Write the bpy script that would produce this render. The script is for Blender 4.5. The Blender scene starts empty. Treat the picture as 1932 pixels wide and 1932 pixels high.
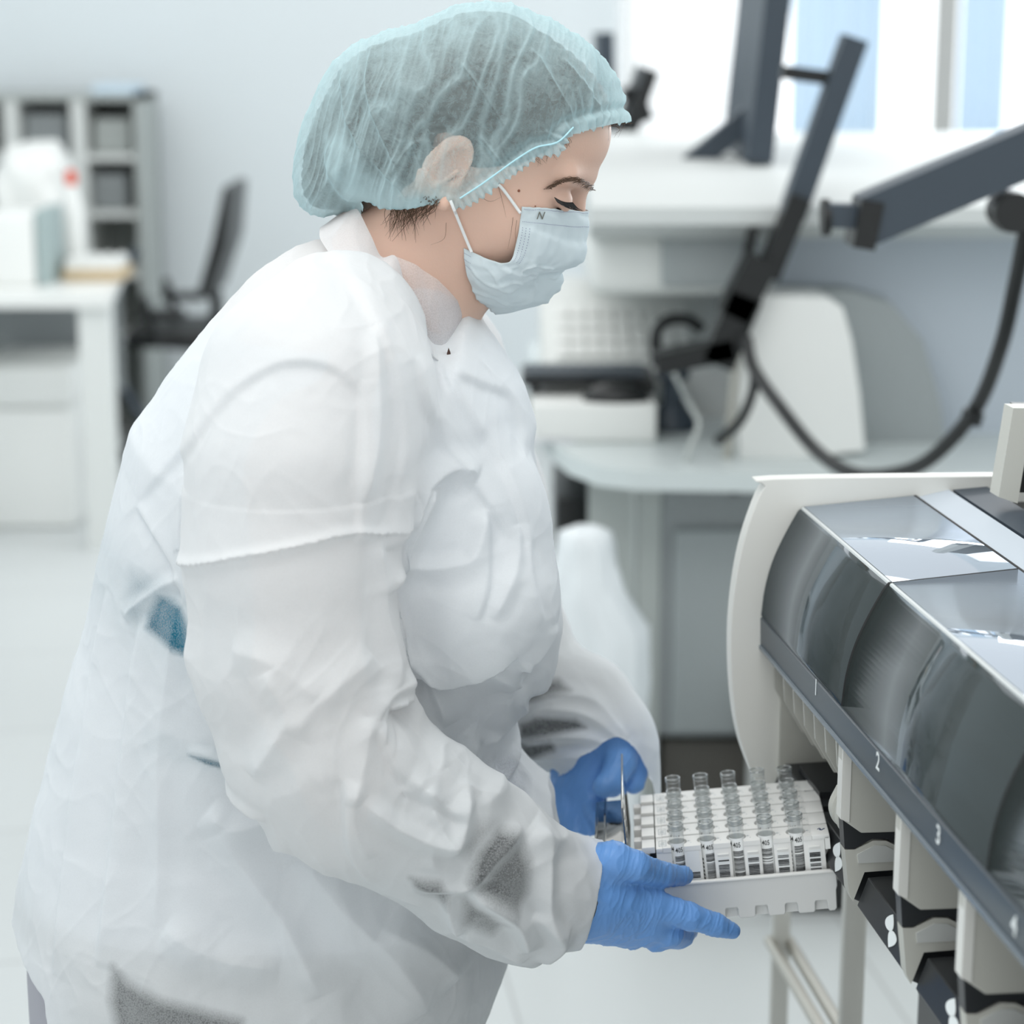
import bpy, bmesh, math, random
import numpy as np
from mathutils import Vector, Matrix, noise as mnoise

# ------------------------------------------------------------------ camera
SC = bpy.context.scene
FPX = 4025.0
PITCH = math.radians(13.0)
CAMZ = 1.52
cam_d = bpy.data.cameras.new('camera')
cam = bpy.data.objects.new('camera', cam_d)
SC.collection.objects.link(cam)
cam.location = (0, 0, CAMZ)
cam.rotation_euler = (math.radians(90) - PITCH, 0, 0)
cam_d.sensor_width = 24.0
cam_d.lens = 24.0 * FPX / 1932.0
cam_d.clip_start = 0.05
cam_d.dof.use_dof = True
cam_d.dof.focus_distance = 1.70
cam_d.dof.aperture_fstop = 2.9
cam_d.dof.aperture_blades = 0
SC.camera = cam

# ------------------------------------------------------------------ world
wd = bpy.data.worlds.new('world')
SC.world = wd
wd.use_nodes = True
bg = wd.node_tree.nodes['Background']
bg.inputs['Color'].default_value = (0.965, 0.992, 0.995, 1)
bg.inputs['Strength'].default_value = 0.94

def area(name, loc, target, size, size_y, power, color):
    l = bpy.data.lights.new(name, 'AREA')
    l.shape = 'RECTANGLE'
    l.size, l.size_y = size, size_y
    l.energy = power
    l.color = color
    o = bpy.data.objects.new(name, l)
    SC.collection.objects.link(o)
    o.location = loc
    d = Vector(target) - Vector(loc)
    o.rotation_euler = d.to_track_quat('-Z', 'Y').to_euler()
    return o
# daylight through the windows at the back right, ceiling panels overhead
area('window_light', (2.5, 4.9, 1.9), (0.0, 1.9, 1.0), 3.2, 1.6, 85, (0.93, 0.97, 1.0))
area('ceiling_light', (-0.6, 1.2, 3.0), (-0.2, 1.9, 0.9), 2.4, 1.2, 22, (1.0, 1.0, 0.98))
area('ceiling_light', (-1.8, 4.8, 3.0), (-1.8, 5.2, 0.0), 3.0, 1.6, 30, (1.0, 1.0, 0.99))

SC.view_settings.view_transform = 'Standard'
SC.view_settings.look = 'None'
SC.view_settings.exposure = 0.20
SC.view_settings.gamma = 1.0
SC.view_settings.use_curve_mapping = False
SC.cycles.use_denoising = True
SC.cycles.max_bounces = 10
SC.cycles.transparent_max_bounces = 24
SC.cycles.sample_clamp_indirect = 6.0

# ------------------------------------------------------------------ measuring
CP, SP = math.cos(PITCH), math.sin(PITCH)
def ray(px, py):
    u = 966.0 - py
    return np.array([px - 966.0, FPX * CP + u * SP, -FPX * SP + u * CP])
def W(px, py, Y):
    d = ray(px, py)
    t = Y / d[1]
    return np.array([d[0] * t, Y, CAMZ + d[2] * t])
def WZ(px, py, z):
    d = ray(px, py)
    t = (z - CAMZ) / d[2]
    return np.array([d[0] * t, d[1] * t, z])
def MPP(py, Y):
    return Y / ray(966, py)[1]
def XZ(pts, Y):
    return np.array([[W(a, b, Y)[0], W(a, b, Y)[2]] for a, b in pts])

# ------------------------------------------------------------------ materials
def lin(c):
    if isinstance(c, str):
        c = tuple(int(c[i:i+2], 16) / 255 for i in (0, 2, 4))
    return tuple((x / 12.92 if x <= 0.04045 else ((x + 0.055) / 1.055) ** 2.4) for x in c) + (1,)
def mat(name, col, rough=0.5, metal=0.0, spec=0.5, noise=0.0, nscale=8.0, bump=0.0, bscale=200.0, coat=0.0, sss=0.0):
    m = bpy.data.materials.new(name)
    m.use_nodes = True
    nt = m.node_tree
    b = nt.nodes['Principled BSDF']
    b.inputs['Base Color'].default_value = lin(col)
    b.inputs['Roughness'].default_value = rough
    b.inputs['Metallic'].default_value = metal
    b.inputs['Specular IOR Level'].default_value = spec
    b.inputs['Coat Weight'].default_value = coat
    if sss:
        b.inputs['Subsurface Weight'].default_value = sss
        b.inputs['Subsurface Radius'].default_value = (0.012, 0.005, 0.003)
        b.inputs['Subsurface Scale'].default_value = 1.0
    tc = nt.nodes.new('ShaderNodeTexCoord')
    if noise:
        n = nt.nodes.new('ShaderNodeTexNoise'); n.inputs['Scale'].default_value = nscale
        n.inputs['Detail'].default_value = 4
        nt.links.new(tc.outputs['Object'], n.inputs['Vector'])
        mx = nt.nodes.new('ShaderNodeMix'); mx.data_type = 'RGBA'
        c = lin(col)
        mx.inputs[6].default_value = tuple(max(0, x * (1 - noise)) for x in c[:3]) + (1,)
        mx.inputs[7].default_value = tuple(min(1, x * (1 + noise)) for x in c[:3]) + (1,)
        nt.links.new(n.outputs['Fac'], mx.inputs[0])
        nt.links.new(mx.outputs[2], b.inputs['Base Color'])
    if bump:
        n = nt.nodes.new('ShaderNodeTexNoise'); n.inputs['Scale'].default_value = bscale
        n.inputs['Detail'].default_value = 3
        nt.links.new(tc.outputs['Object'], n.inputs['Vector'])
        bp = nt.nodes.new('ShaderNodeBump'); bp.inputs['Strength'].default_value = bump
        bp.inputs['Distance'].default_value = 0.001
        nt.links.new(n.outputs['Fac'], bp.inputs['Height'])
        nt.links.new(bp.outputs['Normal'], b.inputs['Normal'])
    return m
def emis(name, col, s):
    m = bpy.data.materials.new(name); m.use_nodes = True
    nt = m.node_tree; nt.nodes.clear()
    e = nt.nodes.new('ShaderNodeEmission'); e.inputs[0].default_value = lin(col); e.inputs[1].default_value = s
    o = nt.nodes.new('ShaderNodeOutputMaterial'); nt.links.new(e.outputs[0], o.inputs[0])
    return m

def cloth_mat(name, col, sheer=0.2, attr=None, weave=900.0, weave_amt=0.35, transl=0.35, fib=0.0, fib_scale=60.0, bump=0.3):
    """thin non-woven cloth: diffuse + translucent, part see-through between its fibres"""
    m = bpy.data.materials.new(name); m.use_nodes = True
    nt = m.node_tree; nt.nodes.clear(); N = nt.nodes.new; L = nt.links.new
    tc = N('ShaderNodeTexCoord')
    df = N('ShaderNodeBsdfDiffuse'); df.inputs[0].default_value = lin(col)
    tl = N('ShaderNodeBsdfTranslucent'); tl.inputs[0].default_value = lin(col)
    gl = N('ShaderNodeBsdfGlossy'); gl.inputs['Roughness'].default_value = 0.5
    m1 = N('ShaderNodeMixShader'); m1.inputs[0].default_value = transl
    L(df.outputs[0], m1.inputs[1]); L(tl.outputs[0], m1.inputs[2])
    m2 = N('ShaderNodeMixShader'); m2.inputs[0].default_value = 0.03
    L(m1.outputs[0], m2.inputs[1]); L(gl.outputs[0], m2.inputs[2])
    tr = N('ShaderNodeBsdfTransparent')
    m3 = N('ShaderNodeMixShader')
    L(m2.outputs[0], m3.inputs[1]); L(tr.outputs[0], m3.inputs[2])
    # fine embossed dots of the cloth
    vo = N('ShaderNodeTexVoronoi'); vo.inputs['Scale'].default_value = weave
    L(tc.outputs['Object'], vo.inputs['Vector'])
    s = N('ShaderNodeMath'); s.operation = 'MULTIPLY_ADD'
    L(vo.outputs['Distance'], s.inputs[0]); s.inputs[1].default_value = weave_amt * 2; s.inputs[2].default_value = 1 - weave_amt
    base = N('ShaderNodeValue'); base.outputs[0].default_value = sheer
    cur = base.outputs[0]
    if attr:
        at = N('ShaderNodeAttribute'); at.attribute_name = attr
        ad = N('ShaderNodeMath'); ad.operation = 'ADD'
        L(cur, ad.inputs[0]); L(at.outputs['Fac'], ad.inputs[1]); cur = ad.outputs[0]
    mu = N('ShaderNodeMath'); mu.operation = 'MULTIPLY'; L(cur, mu.inputs[0]); L(s.outputs[0], mu.inputs[1]); cur = mu.outputs[0]
    if fib:
        no = N('ShaderNodeTexNoise'); no.inputs['Scale'].default_value = fib_scale; no.inputs['Detail'].default_value = 8
        no.inputs['Roughness'].default_value = 0.75; no.inputs['Distortion'].default_value = 1.2
        L(tc.outputs['Object'], no.inputs['Vector'])
        mm = N('ShaderNodeMath'); mm.operation = 'MULTIPLY_ADD'
        L(no.outputs['Fac'], mm.inputs[0]); mm.inputs[1].default_value = fib * 2; mm.inputs[2].default_value = 1 - fib
        m4 = N('ShaderNodeMath'); m4.operation = 'MULTIPLY'; m4.use_clamp = True
        L(cur, m4.inputs[0]); L(mm.outputs[0], m4.inputs[1]); cur = m4.outputs[0]
    # cloth seen edge-on covers more
    lw = N('ShaderNodeLayerWeight'); lw.inputs['Blend'].default_value = 0.35
    iv = N('ShaderNodeMath'); iv.operation = 'SUBTRACT'; iv.inputs[0].default_value = 1.0; L(lw.outputs['Facing'], iv.inputs[1])
    m5 = N('ShaderNodeMath'); m5.operation = 'MULTIPLY'; m5.use_clamp = True
    L(cur, m5.inputs[0]); L(iv.outputs[0], m5.inputs[1])
    L(m5.outputs[0], m3.inputs[0])
    if bump:
        n2 = N('ShaderNodeTexNoise'); n2.inputs['Scale'].default_value = 90; n2.inputs['Detail'].default_value = 6
        L(tc.outputs['Object'], n2.inputs['Vector'])
        bp = N('ShaderNodeBump'); bp.inputs['Strength'].default_value = bump; bp.inputs['Distance'].default_value = 0.002
        L(n2.outputs['Fac'], bp.inputs['Height'])
        L(bp.outputs[0], df.inputs['Normal'])
    o = N('ShaderNodeOutputMaterial'); L(m3.outputs[0], o.inputs[0])
    return m

def glass_mat(name, tint, gloss=0.10, rough=0.03, body=0.0, bodycol='ffffff', power=4.0, edge=0.8, gcol='ffffff', rim=1.0):
    """clear or tinted plastic/glass as thin walls: transparent tint + fresnel reflection (+ some body colour)"""
    m = bpy.data.materials.new(name); m.use_nodes = True
    nt = m.node_tree; nt.nodes.clear(); N = nt.nodes.new; L = nt.links.new
    tr = N('ShaderNodeBsdfTransparent')
    lw0 = N('ShaderNodeLayerWeight'); lw0.inputs['Blend'].default_value = 0.5
    p0 = N('ShaderNodeMath'); p0.operation = 'POWER'; L(lw0.outputs['Facing'], p0.inputs[0]); p0.inputs[1].default_value = 5.0
    tm = N('ShaderNodeMix'); tm.data_type = 'RGBA'; tm.inputs[6].default_value = lin(tint); tm.inputs[7].default_value = tuple(x*rim for x in lin(tint)[:3]) + (1,)
    L(p0.outputs[0], tm.inputs[0]); L(tm.outputs[2], tr.inputs[0])
    df = N('ShaderNodeBsdfDiffuse'); df.inputs[0].default_value = lin(bodycol)
    gl = N('ShaderNodeBsdfGlossy'); gl.inputs['Roughness'].default_value = rough; gl.inputs[0].default_value = lin(gcol)
    a = N('ShaderNodeMixShader'); a.inputs[0].default_value = body
    L(tr.outputs[0], a.inputs[1]); L(df.outputs[0], a.inputs[2])
    lw = N('ShaderNodeLayerWeight'); lw.inputs['Blend'].default_value = 0.5
    pw = N('ShaderNodeMath'); pw.operation = 'POWER'; L(lw.outputs['Facing'], pw.inputs[0]); pw.inputs[1].default_value = power
    ad = N('ShaderNodeMath'); ad.operation = 'MULTIPLY_ADD'; ad.use_clamp = True; L(pw.outputs[0], ad.inputs[0]); ad.inputs[1].default_value = edge; ad.inputs[2].default_value = gloss
    b = N('ShaderNodeMixShader'); L(ad.outputs[0], b.inputs[0]); L(a.outputs[0], b.inputs[1]); L(gl.outputs[0], b.inputs[2])
    o = N('ShaderNodeOutputMaterial'); L(b.outputs[0], o.inputs[0])
    return m

# ------------------------------------------------------------------ objects
def props(o, label=None, cat=None, group=None, kind=None):
    if label: o['label'] = label
    if cat: o['category'] = cat
    if group: o['group'] = group
    if kind: o['kind'] = kind
    return o
def thing(name, label, cat, loc, group=None):
    o = bpy.data.objects.new(name, None)
    o.empty_display_size = 0.05
    SC.collection.objects.link(o)
    o.location = loc
    return props(o, label, cat, group)
def worldloc(o):
    v = Vector(o.location)
    while o.parent:
        o = o.parent
        v = v + Vector(o.location)
    return v
def link_mesh(name, V, F, m, parent=None, smooth=False, label=None, auto=None):
    """V world coordinates; the object's own origin sits at its parent's (or at its own base)"""
    V = np.asarray(V, dtype=np.float64).reshape(-1, 3)
    if parent is not None:
        org = np.array(worldloc(parent))
        loc = (0, 0, 0)
    else:
        lo, hi = V.min(0), V.max(0)
        org = np.array([(lo[0] + hi[0]) / 2, (lo[1] + hi[1]) / 2, lo[2]])
        loc = tuple(org)
    me = bpy.data.meshes.new(name)
    V = V - org
    if isinstance(F, np.ndarray):
        k = F.shape[1]
        me.vertices.add(len(V)); me.vertices.foreach_set('co', V.astype(np.float32).ravel())
        me.loops.add(F.size); me.loops.foreach_set('vertex_index', F.astype(np.int32).ravel())
        me.polygons.add(len(F)); me.polygons.foreach_set('loop_start', np.arange(0, F.size, k, dtype=np.int32))
        me.update(calc_edges=True); me.validate()
    else:
        me.from_pydata([tuple(v) for v in V], [], [tuple(f) for f in F])
        me.update()
    if smooth:
        me.polygons.foreach_set('use_smooth', [True] * len(me.polygons))
    if auto is not None:
        me.set_sharp_from_angle(angle=math.radians(auto))
    me.materials.append(m)
    o = bpy.data.objects.new(name, me)
    SC.collection.objects.link(o)
    if parent is not None:
        o.parent = parent
    o.location = loc
    if label: o['label'] = label
    return o

class MB:
    """collects shapes into one mesh"""
    def __init__(s, T=None):
        s.V = []; s.F = []; s.T = T
    def add(s, V, F):
        k = len(s.V)
        s.V += [tuple(v) for v in V]
        s.F += [tuple(i + k for i in f) for f in F]
        return s
    def box(s, x0, x1, y0, y1, z0, z1, b=0.0):
        if b <= 0:
            V = [(x, y, z) for x in (x0, x1) for y in (y0, y1) for z in (z0, z1)]
            F = [(0, 1, 3, 2), (4, 6, 7, 5), (0, 4, 5, 1), (2, 3, 7, 6), (0, 2, 6, 4), (1, 5, 7, 3)]
            return s.add(V, F)
        bm = bmesh.new()
        bmesh.ops.create_cube(bm, size=1)
        for v in bm.verts:
            v.co = ((x0 + x1) / 2 + v.co.x * (x1 - x0), (y0 + y1) / 2 + v.co.y * (y1 - y0), (z0 + z1) / 2 + v.co.z * (z1 - z0))
        b = min(b, 0.45 * min(abs(x1 - x0), abs(y1 - y0), abs(z1 - z0)))
        bmesh.ops.bevel(bm, geom=bm.edges[:], offset=b, segments=3, affect='EDGES', profile=0.5)
        bm.verts.index_update()
        s.add([v.co[:] for v in bm.verts], [[v.index for v in f.verts] for f in bm.faces])
        bm.free()
        return s
    def prism(s, pts, a, b):
        """pts: 3D outline loop; a, b: offset vectors of the two ends"""
        n = len(pts); P = np.array(pts, float)
        V = list(P + np.array(a)) + list(P + np.array(b))
        F = [tuple(range(n))[::-1], tuple(range(n, 2 * n))]
        F += [(i, (i + 1) % n, n + (i + 1) % n, n + i) for i in range(n)]
        return s.add(V, F)
    def tube(s, pts, r, n=12, closed=False, cap=True):
        P = np.array(pts, float); m = len(P)
        R = np.full(m, r) if np.isscalar(r) else np.array(r, float)
        T = np.gradient(P, axis=0); T /= np.linalg.norm(T, axis=1)[:, None] + 1e-12
        up = np.array([0, 0, 1.0]) if abs(T[0][2]) < 0.9 else np.array([1.0, 0, 0])
        a = np.cross(T[0], up); a /= np.linalg.norm(a)
        V = []
        for i in range(m):
            a = a - T[i] * a.dot(T[i]); a /= np.linalg.norm(a) + 1e-12
            b = np.cross(T[i], a)
            for k in range(n):
                t = 2 * math.pi * k / n
                V.append(P[i] + R[i] * (a * math.cos(t) + b * math.sin(t)))
        F = [(i * n + k, i * n + (k + 1) % n, (i + 1) * n + (k + 1) % n, (i + 1) * n + k) for i in range(m - 1) for k in range(n)]
        if cap:
            F += [tuple(range(n))[::-1], tuple((m - 1) * n + k for k in range(n))]
        return s.add(V, F)
    def lathe(s, prof, c, axis=(0, 0, 1), n=24):
        """prof: (radius, height) pairs"""
        ax = np.array(axis, float); ax /= np.linalg.norm(ax)
        a = np.cross(ax, (1, 0, 0) if abs(ax[0]) < 0.9 else (0, 1, 0)); a /= np.linalg.norm(a); b = np.cross(ax, a)
        V = []; m = len(prof)
        for r, h in prof:
            for k in range(n):
                t = 2 * math.pi * k / n
                V.append(np.array(c) + ax * h + r * (a * math.cos(t) + b * math.sin(t)))
        F = [(i * n + k, i * n + (k + 1) % n, (i + 1) * n + (k + 1) % n, (i + 1) * n + k) for i in range(m - 1) for k in range(n)]
        return s.add(V, F)
    def build(s, name, m, parent=None, smooth=True, label=None, auto=35):
        V = np.array(s.V, float)
        if s.T is not None:
            V = V @ np.array(s.T)[:3, :3].T + np.array(s.T)[:3, 3]
        return link_mesh(name, V, s.F, m, parent, smooth=smooth, label=label, auto=auto if smooth else None)

def spline(pts, n=8):
    """Catmull-Rom through the points (any dimension)"""
    P = np.array(pts, float)
    P = np.vstack([2 * P[0] - P[1], P, 2 * P[-1] - P[-2]])
    out = []
    for i in range(1, len(P) - 2):
        for k in range(n):
            t = k / n
            a, b, c, d = P[i-1], P[i], P[i+1], P[i+2]
            out.append(0.5 * ((2*b) + (-a + c)*t + (2*a - 5*b + 4*c - d)*t*t + (-a + 3*b - 3*c + d)*t**3))
    out.append(P[-2])
    return np.array(out)
def text_mesh(txt, size, bold=0.0):
    cu = bpy.data.curves.new('t', 'FONT'); cu.body = txt; cu.size = size; cu.align_x = 'CENTER'; cu.align_y = 'CENTER'
    cu.offset = bold; cu.resolution_u = 2
    o = bpy.data.objects.new('t', cu); SC.collection.objects.link(o)
    dg = bpy.context.evaluated_depsgraph_get()
    me = bpy.data.meshes.new_from_object(o.evaluated_get(dg))
    V = [tuple(v.co) for v in me.vertices]; F = [tuple(p.vertices) for p in me.polygons]
    bpy.data.objects.remove(o); bpy.data.meshes.remove(me); bpy.data.curves.remove(cu)
    return V, F

# ------------------------------------------------------------------ solid modelling by distance fields
def smin(a, b, k):
    h = np.clip(0.5 + 0.5 * (b - a) / k, 0, 1)
    return b + (a - b) * h - k * h * (1 - h)
def smax(a, b, k):
    return -smin(-a, -b, k)
def cone(P, a, b, ra, rb):
    """tapered capsule"""
    a = np.array(a, np.float32); b = np.array(b, np.float32); d = b - a
    X, Y, Z = P[0] - a[0], P[1] - a[1], P[2] - a[2]
    t = np.clip((X * d[0] + Y * d[1] + Z * d[2]) / max(1e-9, float(d @ d)), 0, 1)
    return np.sqrt((X - t * d[0]) ** 2 + (Y - t * d[1]) ** 2 + (Z - t * d[2]) ** 2) - (ra + (rb - ra) * t)
def chain(P, pts, k=0.004):
    """pts: (x,y,z,r) list"""
    f = None
    for p, q in zip(pts[:-1], pts[1:]):
        g = cone(P, p[:3], q[:3], p[3], q[3])
        f = g if f is None else smin(f, g, k)
    return f
def ell(P, c, r, R=None):
    X, Y, Z = P[0] - c[0], P[1] - c[1], P[2] - c[2]
    if R is not None:
        X, Y, Z = (R[0][0]*X + R[0][1]*Y + R[0][2]*Z, R[1][0]*X + R[1][1]*Y + R[1][2]*Z, R[2][0]*X + R[2][1]*Y + R[2][2]*Z)
    q = np.sqrt((X / r[0]) ** 2 + (Y / r[1]) ** 2 + (Z / r[2]) ** 2)
    return (q - 1) * min(r)
def grid(lo, hi, h):
    ax = [np.arange(lo[i], hi[i] + h, h, dtype=np.float32) for i in range(3)]
    return np.meshgrid(*ax, indexing='ij')
def nets(Fv, lo, h):
    """surface of Fv = 0 as quads (naive surface nets)"""
    Fv = Fv.astype(np.float32)
    s = Fv < 0
    nx, ny, nz = Fv.shape
    c = np.zeros((nx-1, ny-1, nz-1), np.uint8)
    for i in (0, 1):
        for j in (0, 1):
            for k in (0, 1):
                c += s[i:nx-1+i, j:ny-1+j, k:nz-1+k]
    act = (c > 0) & (c < 8)
    idx = -np.ones(act.shape, np.int64)
    I = np.argwhere(act)
    idx[act] = np.arange(len(I))
    acc = np.zeros((len(I), 3)); cnt = np.zeros(len(I))
    cor = [(i, j, k) for i in (0, 1) for j in (0, 1) for k in (0, 1)]
    for a in cor:
        for d in range(3):
            if a[d] == 0:
                b = list(a); b[d] = 1
                fa = Fv[I[:, 0]+a[0], I[:, 1]+a[1], I[:, 2]+a[2]]
                fb = Fv[I[:, 0]+b[0], I[:, 1]+b[1], I[:, 2]+b[2]]
                m = (fa < 0) != (fb < 0)
                t = np.where(m, fa / np.where(m, fa - fb, 1), 0)
                p = np.zeros((len(I), 3)) + np.array(a)
                p[:, d] = t
                acc[m] += p[m]; cnt[m] += 1
    V = (I + acc / cnt[:, None]) * h + np.array(lo)
    Q = []
    for d in range(3):
        sl0 = [slice(None)] * 3; sl1 = [slice(None)] * 3
        sl0[d] = slice(0, -1); sl1[d] = slice(1, None)
        A = s[tuple(sl0)]; B = s[tuple(sl1)]
        E = np.argwhere(A != B)
        u, v = [(1, 2), (2, 0), (0, 1)][d]
        ok = (E[:, u] > 0) & (E[:, v] > 0) & (E[:, u] < Fv.shape[u]-1) & (E[:, v] < Fv.shape[v]-1)
        E = E[ok]
        def at(du, dv):
            G = E.copy(); G[:, u] += du; G[:, v] += dv
            return idx[G[:, 0], G[:, 1], G[:, 2]]
        q = np.stack([at(-1, -1), at(0, -1), at(0, 0), at(-1, 0)], 1)
        fl = ~A[E[:, 0], E[:, 1], E[:, 2]]
        q[fl] = q[fl][:, ::-1]
        Q.append(q)
    return V, np.concatenate(Q)
def relax(V, Q, it=1, w=0.5, keep=None):
    for _ in range(it):
        acc = np.zeros_like(V); cnt = np.zeros(len(V))
        for a in range(4):
            b = (a + 1) % 4
            np.add.at(acc, Q[:, a], V[Q[:, b]]); np.add.at(cnt, Q[:, a], 1)
            np.add.at(acc, Q[:, b], V[Q[:, a]]); np.add.at(cnt, Q[:, b], 1)
        M = acc / np.maximum(cnt, 1)[:, None]
        V = V + (M - V) * w
    return V
def normals(V, Q):
    n = np.cross(V[Q[:, 2]] - V[Q[:, 0]], V[Q[:, 3]] - V[Q[:, 1]])
    N = np.zeros_like(V)
    for a in range(4):
        np.add.at(N, Q[:, a], n)
    return N / (np.linalg.norm(N, axis=1)[:, None] + 1e-12)
def subdiv(V, Q):
    """each quad into four"""
    n = len(V)
    E = np.sort(np.concatenate([Q[:, [0, 1]], Q[:, [1, 2]], Q[:, [2, 3]], Q[:, [3, 0]]]), axis=1)
    key = E[:, 0].astype(np.int64) * n + E[:, 1]
    u, inv = np.unique(key, return_inverse=True)
    ev = np.stack([u // n, u % n], 1)
    EM = (V[ev[:, 0]] + V[ev[:, 1]]) / 2
    FM = V[Q].mean(1)
    m = len(Q); e = inv.reshape(4, m) + n; f = np.arange(m) + n + len(u)
    Q2 = np.concatenate([np.stack([Q[:, i], e[i], f, e[(i+3) % 4]], 1) for i in range(4)])
    return np.vstack([V, EM, FM]), Q2
def keep_faces(V, Q, maskV):
    """drop faces that touch a vertex outside maskV"""
    Q = Q[maskV[Q].all(1)]
    used = np.zeros(len(V), bool); used[Q.ravel()] = True
    mp = np.cumsum(used) - 1
    return V[used], mp[Q], used
def trim(V, Q, sd, h, sel=None):
    """cut away where sd(x, z) > 0, with the rim drawn onto the cutting line"""
    X, Z = V[:, 0], V[:, 2]
    s = sd(X, Z); e = 0.0005
    gx = (sd(X + e, Z) - sd(X - e, Z)) / (2*e); gz = (sd(X, Z + e) - sd(X, Z - e)) / (2*e)
    g = np.hypot(gx, gz) + 1e-6
    m = np.ones(len(V), bool) if sel is None else sel
    near = m & (s > 0) & (s < 1.25*h)
    V = V.copy()
    V[near, 0] -= (s*gx/g/g)[near]; V[near, 2] -= (s*gz/g/g)[near]
    return keep_faces(V, Q, ~(m & (s >= 1.25*h)))
def poly_sd(px, pz, poly):
    """signed distance to a closed polygon, negative inside"""
    d = np.full(px.shape, 1e9, np.float32); ins = np.zeros(px.shape, bool)
    n = len(poly)
    for i in range(n):
        ax, az = poly[i]; bx, bz = poly[(i+1) % n]
        dx, dz = bx - ax, bz - az
        t = np.clip(((px-ax)*dx + (pz-az)*dz) / (dx*dx + dz*dz + 1e-12), 0, 1)
        d = np.minimum(d, (px-ax-t*dx)**2 + (pz-az-t*dz)**2)
        if abs(bz - az) > 1e-12:
            c = ((az > pz) != (bz > pz)) & (px < (bx-ax)*(pz-az)/(bz-az) + ax)
            ins ^= c
    d = np.sqrt(d)
    return np.where(ins, -d, d)
def line_sd(px, pz, line):
    """distance to an open polyline, which side of it, and place along it 0..1"""
    best = np.full(px.shape, 1e9); side = np.zeros(px.shape); along = np.zeros(px.shape)
    L = np.array(line, float); seg = np.linalg.norm(np.diff(L, axis=0), axis=1); cum = np.concatenate([[0], np.cumsum(seg)])
    for i in range(len(L)-1):
        ax, az = L[i]; dx, dz = L[i+1] - L[i]
        t = np.clip(((px-ax)*dx + (pz-az)*dz) / (dx*dx + dz*dz + 1e-12), 0, 1)
        d = np.hypot(px-ax-t*dx, pz-az-t*dz)
        c = dx*(pz-az) - dz*(px-ax)
        m = d < best
        best = np.where(m, d, best); side = np.where(m, np.sign(c), side)
        along = np.where(m, (cum[i] + t*seg[i]) / cum[-1], along)
    return best, side, along
def rotv(V, ax, ang, c=(0, 0, 0)):
    R = np.array(Matrix.Rotation(ang, 3, ax))
    return (np.asarray(V) - c) @ R.T + c
_rng = np.random.RandomState(7)
_perm = _rng.permutation(512); _perm = np.concatenate([_perm, _perm, _perm])
_gr = _rng.normal(size=(512, 3)); _gr /= np.linalg.norm(_gr, axis=1)[:, None]
def gnoise(P):
    """gradient noise for an (n,3) array, about -1..1"""
    P = np.asarray(P, float); i = np.floor(P).astype(int); f = P - i; u = f*f*f*(f*(f*6-15)+10)
    i &= 511
    out = 0
    for a in (0, 1):
        for b in (0, 1):
            for c in (0, 1):
                g = _gr[_perm[_perm[_perm[(i[:, 0]+a) & 511] + ((i[:, 1]+b) & 511)] + ((i[:, 2]+c) & 511)]]
                w = (u[:, 0] if a else 1-u[:, 0]) * (u[:, 1] if b else 1-u[:, 1]) * (u[:, 2] if c else 1-u[:, 2])
                out = out + w * ((f - np.array([a, b, c])) * g).sum(1)
    return out * 1.6

# ================================================================== ROOM
def fb(mb, x0, y0, x1, y1, Y, d, b=0.0):
    """box whose front face at distance Y covers the measured span"""
    A = W(x0, y0, Y); B = W(x1, y1, Y)
    return mb.box(A[0], B[0], Y, Y + d, B[2], A[2], b)

M = {}
M['wall'] = mat('painted_wall', (0.90, 0.925, 0.935), 0.8, noise=0.02, nscale=1.5)
M['white'] = mat('white_plastic', (0.90, 0.905, 0.895), 0.35, noise=0.01)
M['offwhite'] = mat('off_white_plastic', (0.86, 0.87, 0.86), 0.4)
M['greyplastic'] = mat('light_grey_plastic', (0.78, 0.79, 0.78), 0.45)
M['bluegrey'] = mat('blue_grey_panel', (0.73, 0.765, 0.80), 0.5)
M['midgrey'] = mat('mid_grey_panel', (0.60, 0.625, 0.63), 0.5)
M['cab'] = mat('grey_cabinet', (0.56, 0.58, 0.585), 0.5)
M['cablight'] = mat('pale_grey_cabinet', (0.68, 0.70, 0.69), 0.5)
M['hood'] = mat('hood_plastic', (0.80, 0.815, 0.81), 0.45)
M['black'] = mat('black_plastic', (0.07, 0.08, 0.085), 0.4)
M['slate'] = mat('slate_metal', (0.22, 0.26, 0.30), 0.45)
M['darkbrown'] = mat('dark_plinth', (0.36, 0.35, 0.33), 0.6)
M['steel'] = mat('brushed_steel', (0.72, 0.71, 0.68), 0.3, metal=0.9)
M['curtain'] = cloth_mat('white_curtain', (0.98, 0.98, 0.98), sheer=0.6, weave=60, transl=0.5)
M['curtainblue'] = cloth_mat('pale_blue_curtain', (0.85, 0.905, 0.95), sheer=0.10, weave=60, transl=0.45)
M['curtaingrey'] = cloth_mat('grey_blind', (0.80, 0.80, 0.79), sheer=0.0, weave=60, transl=0.2)

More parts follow.
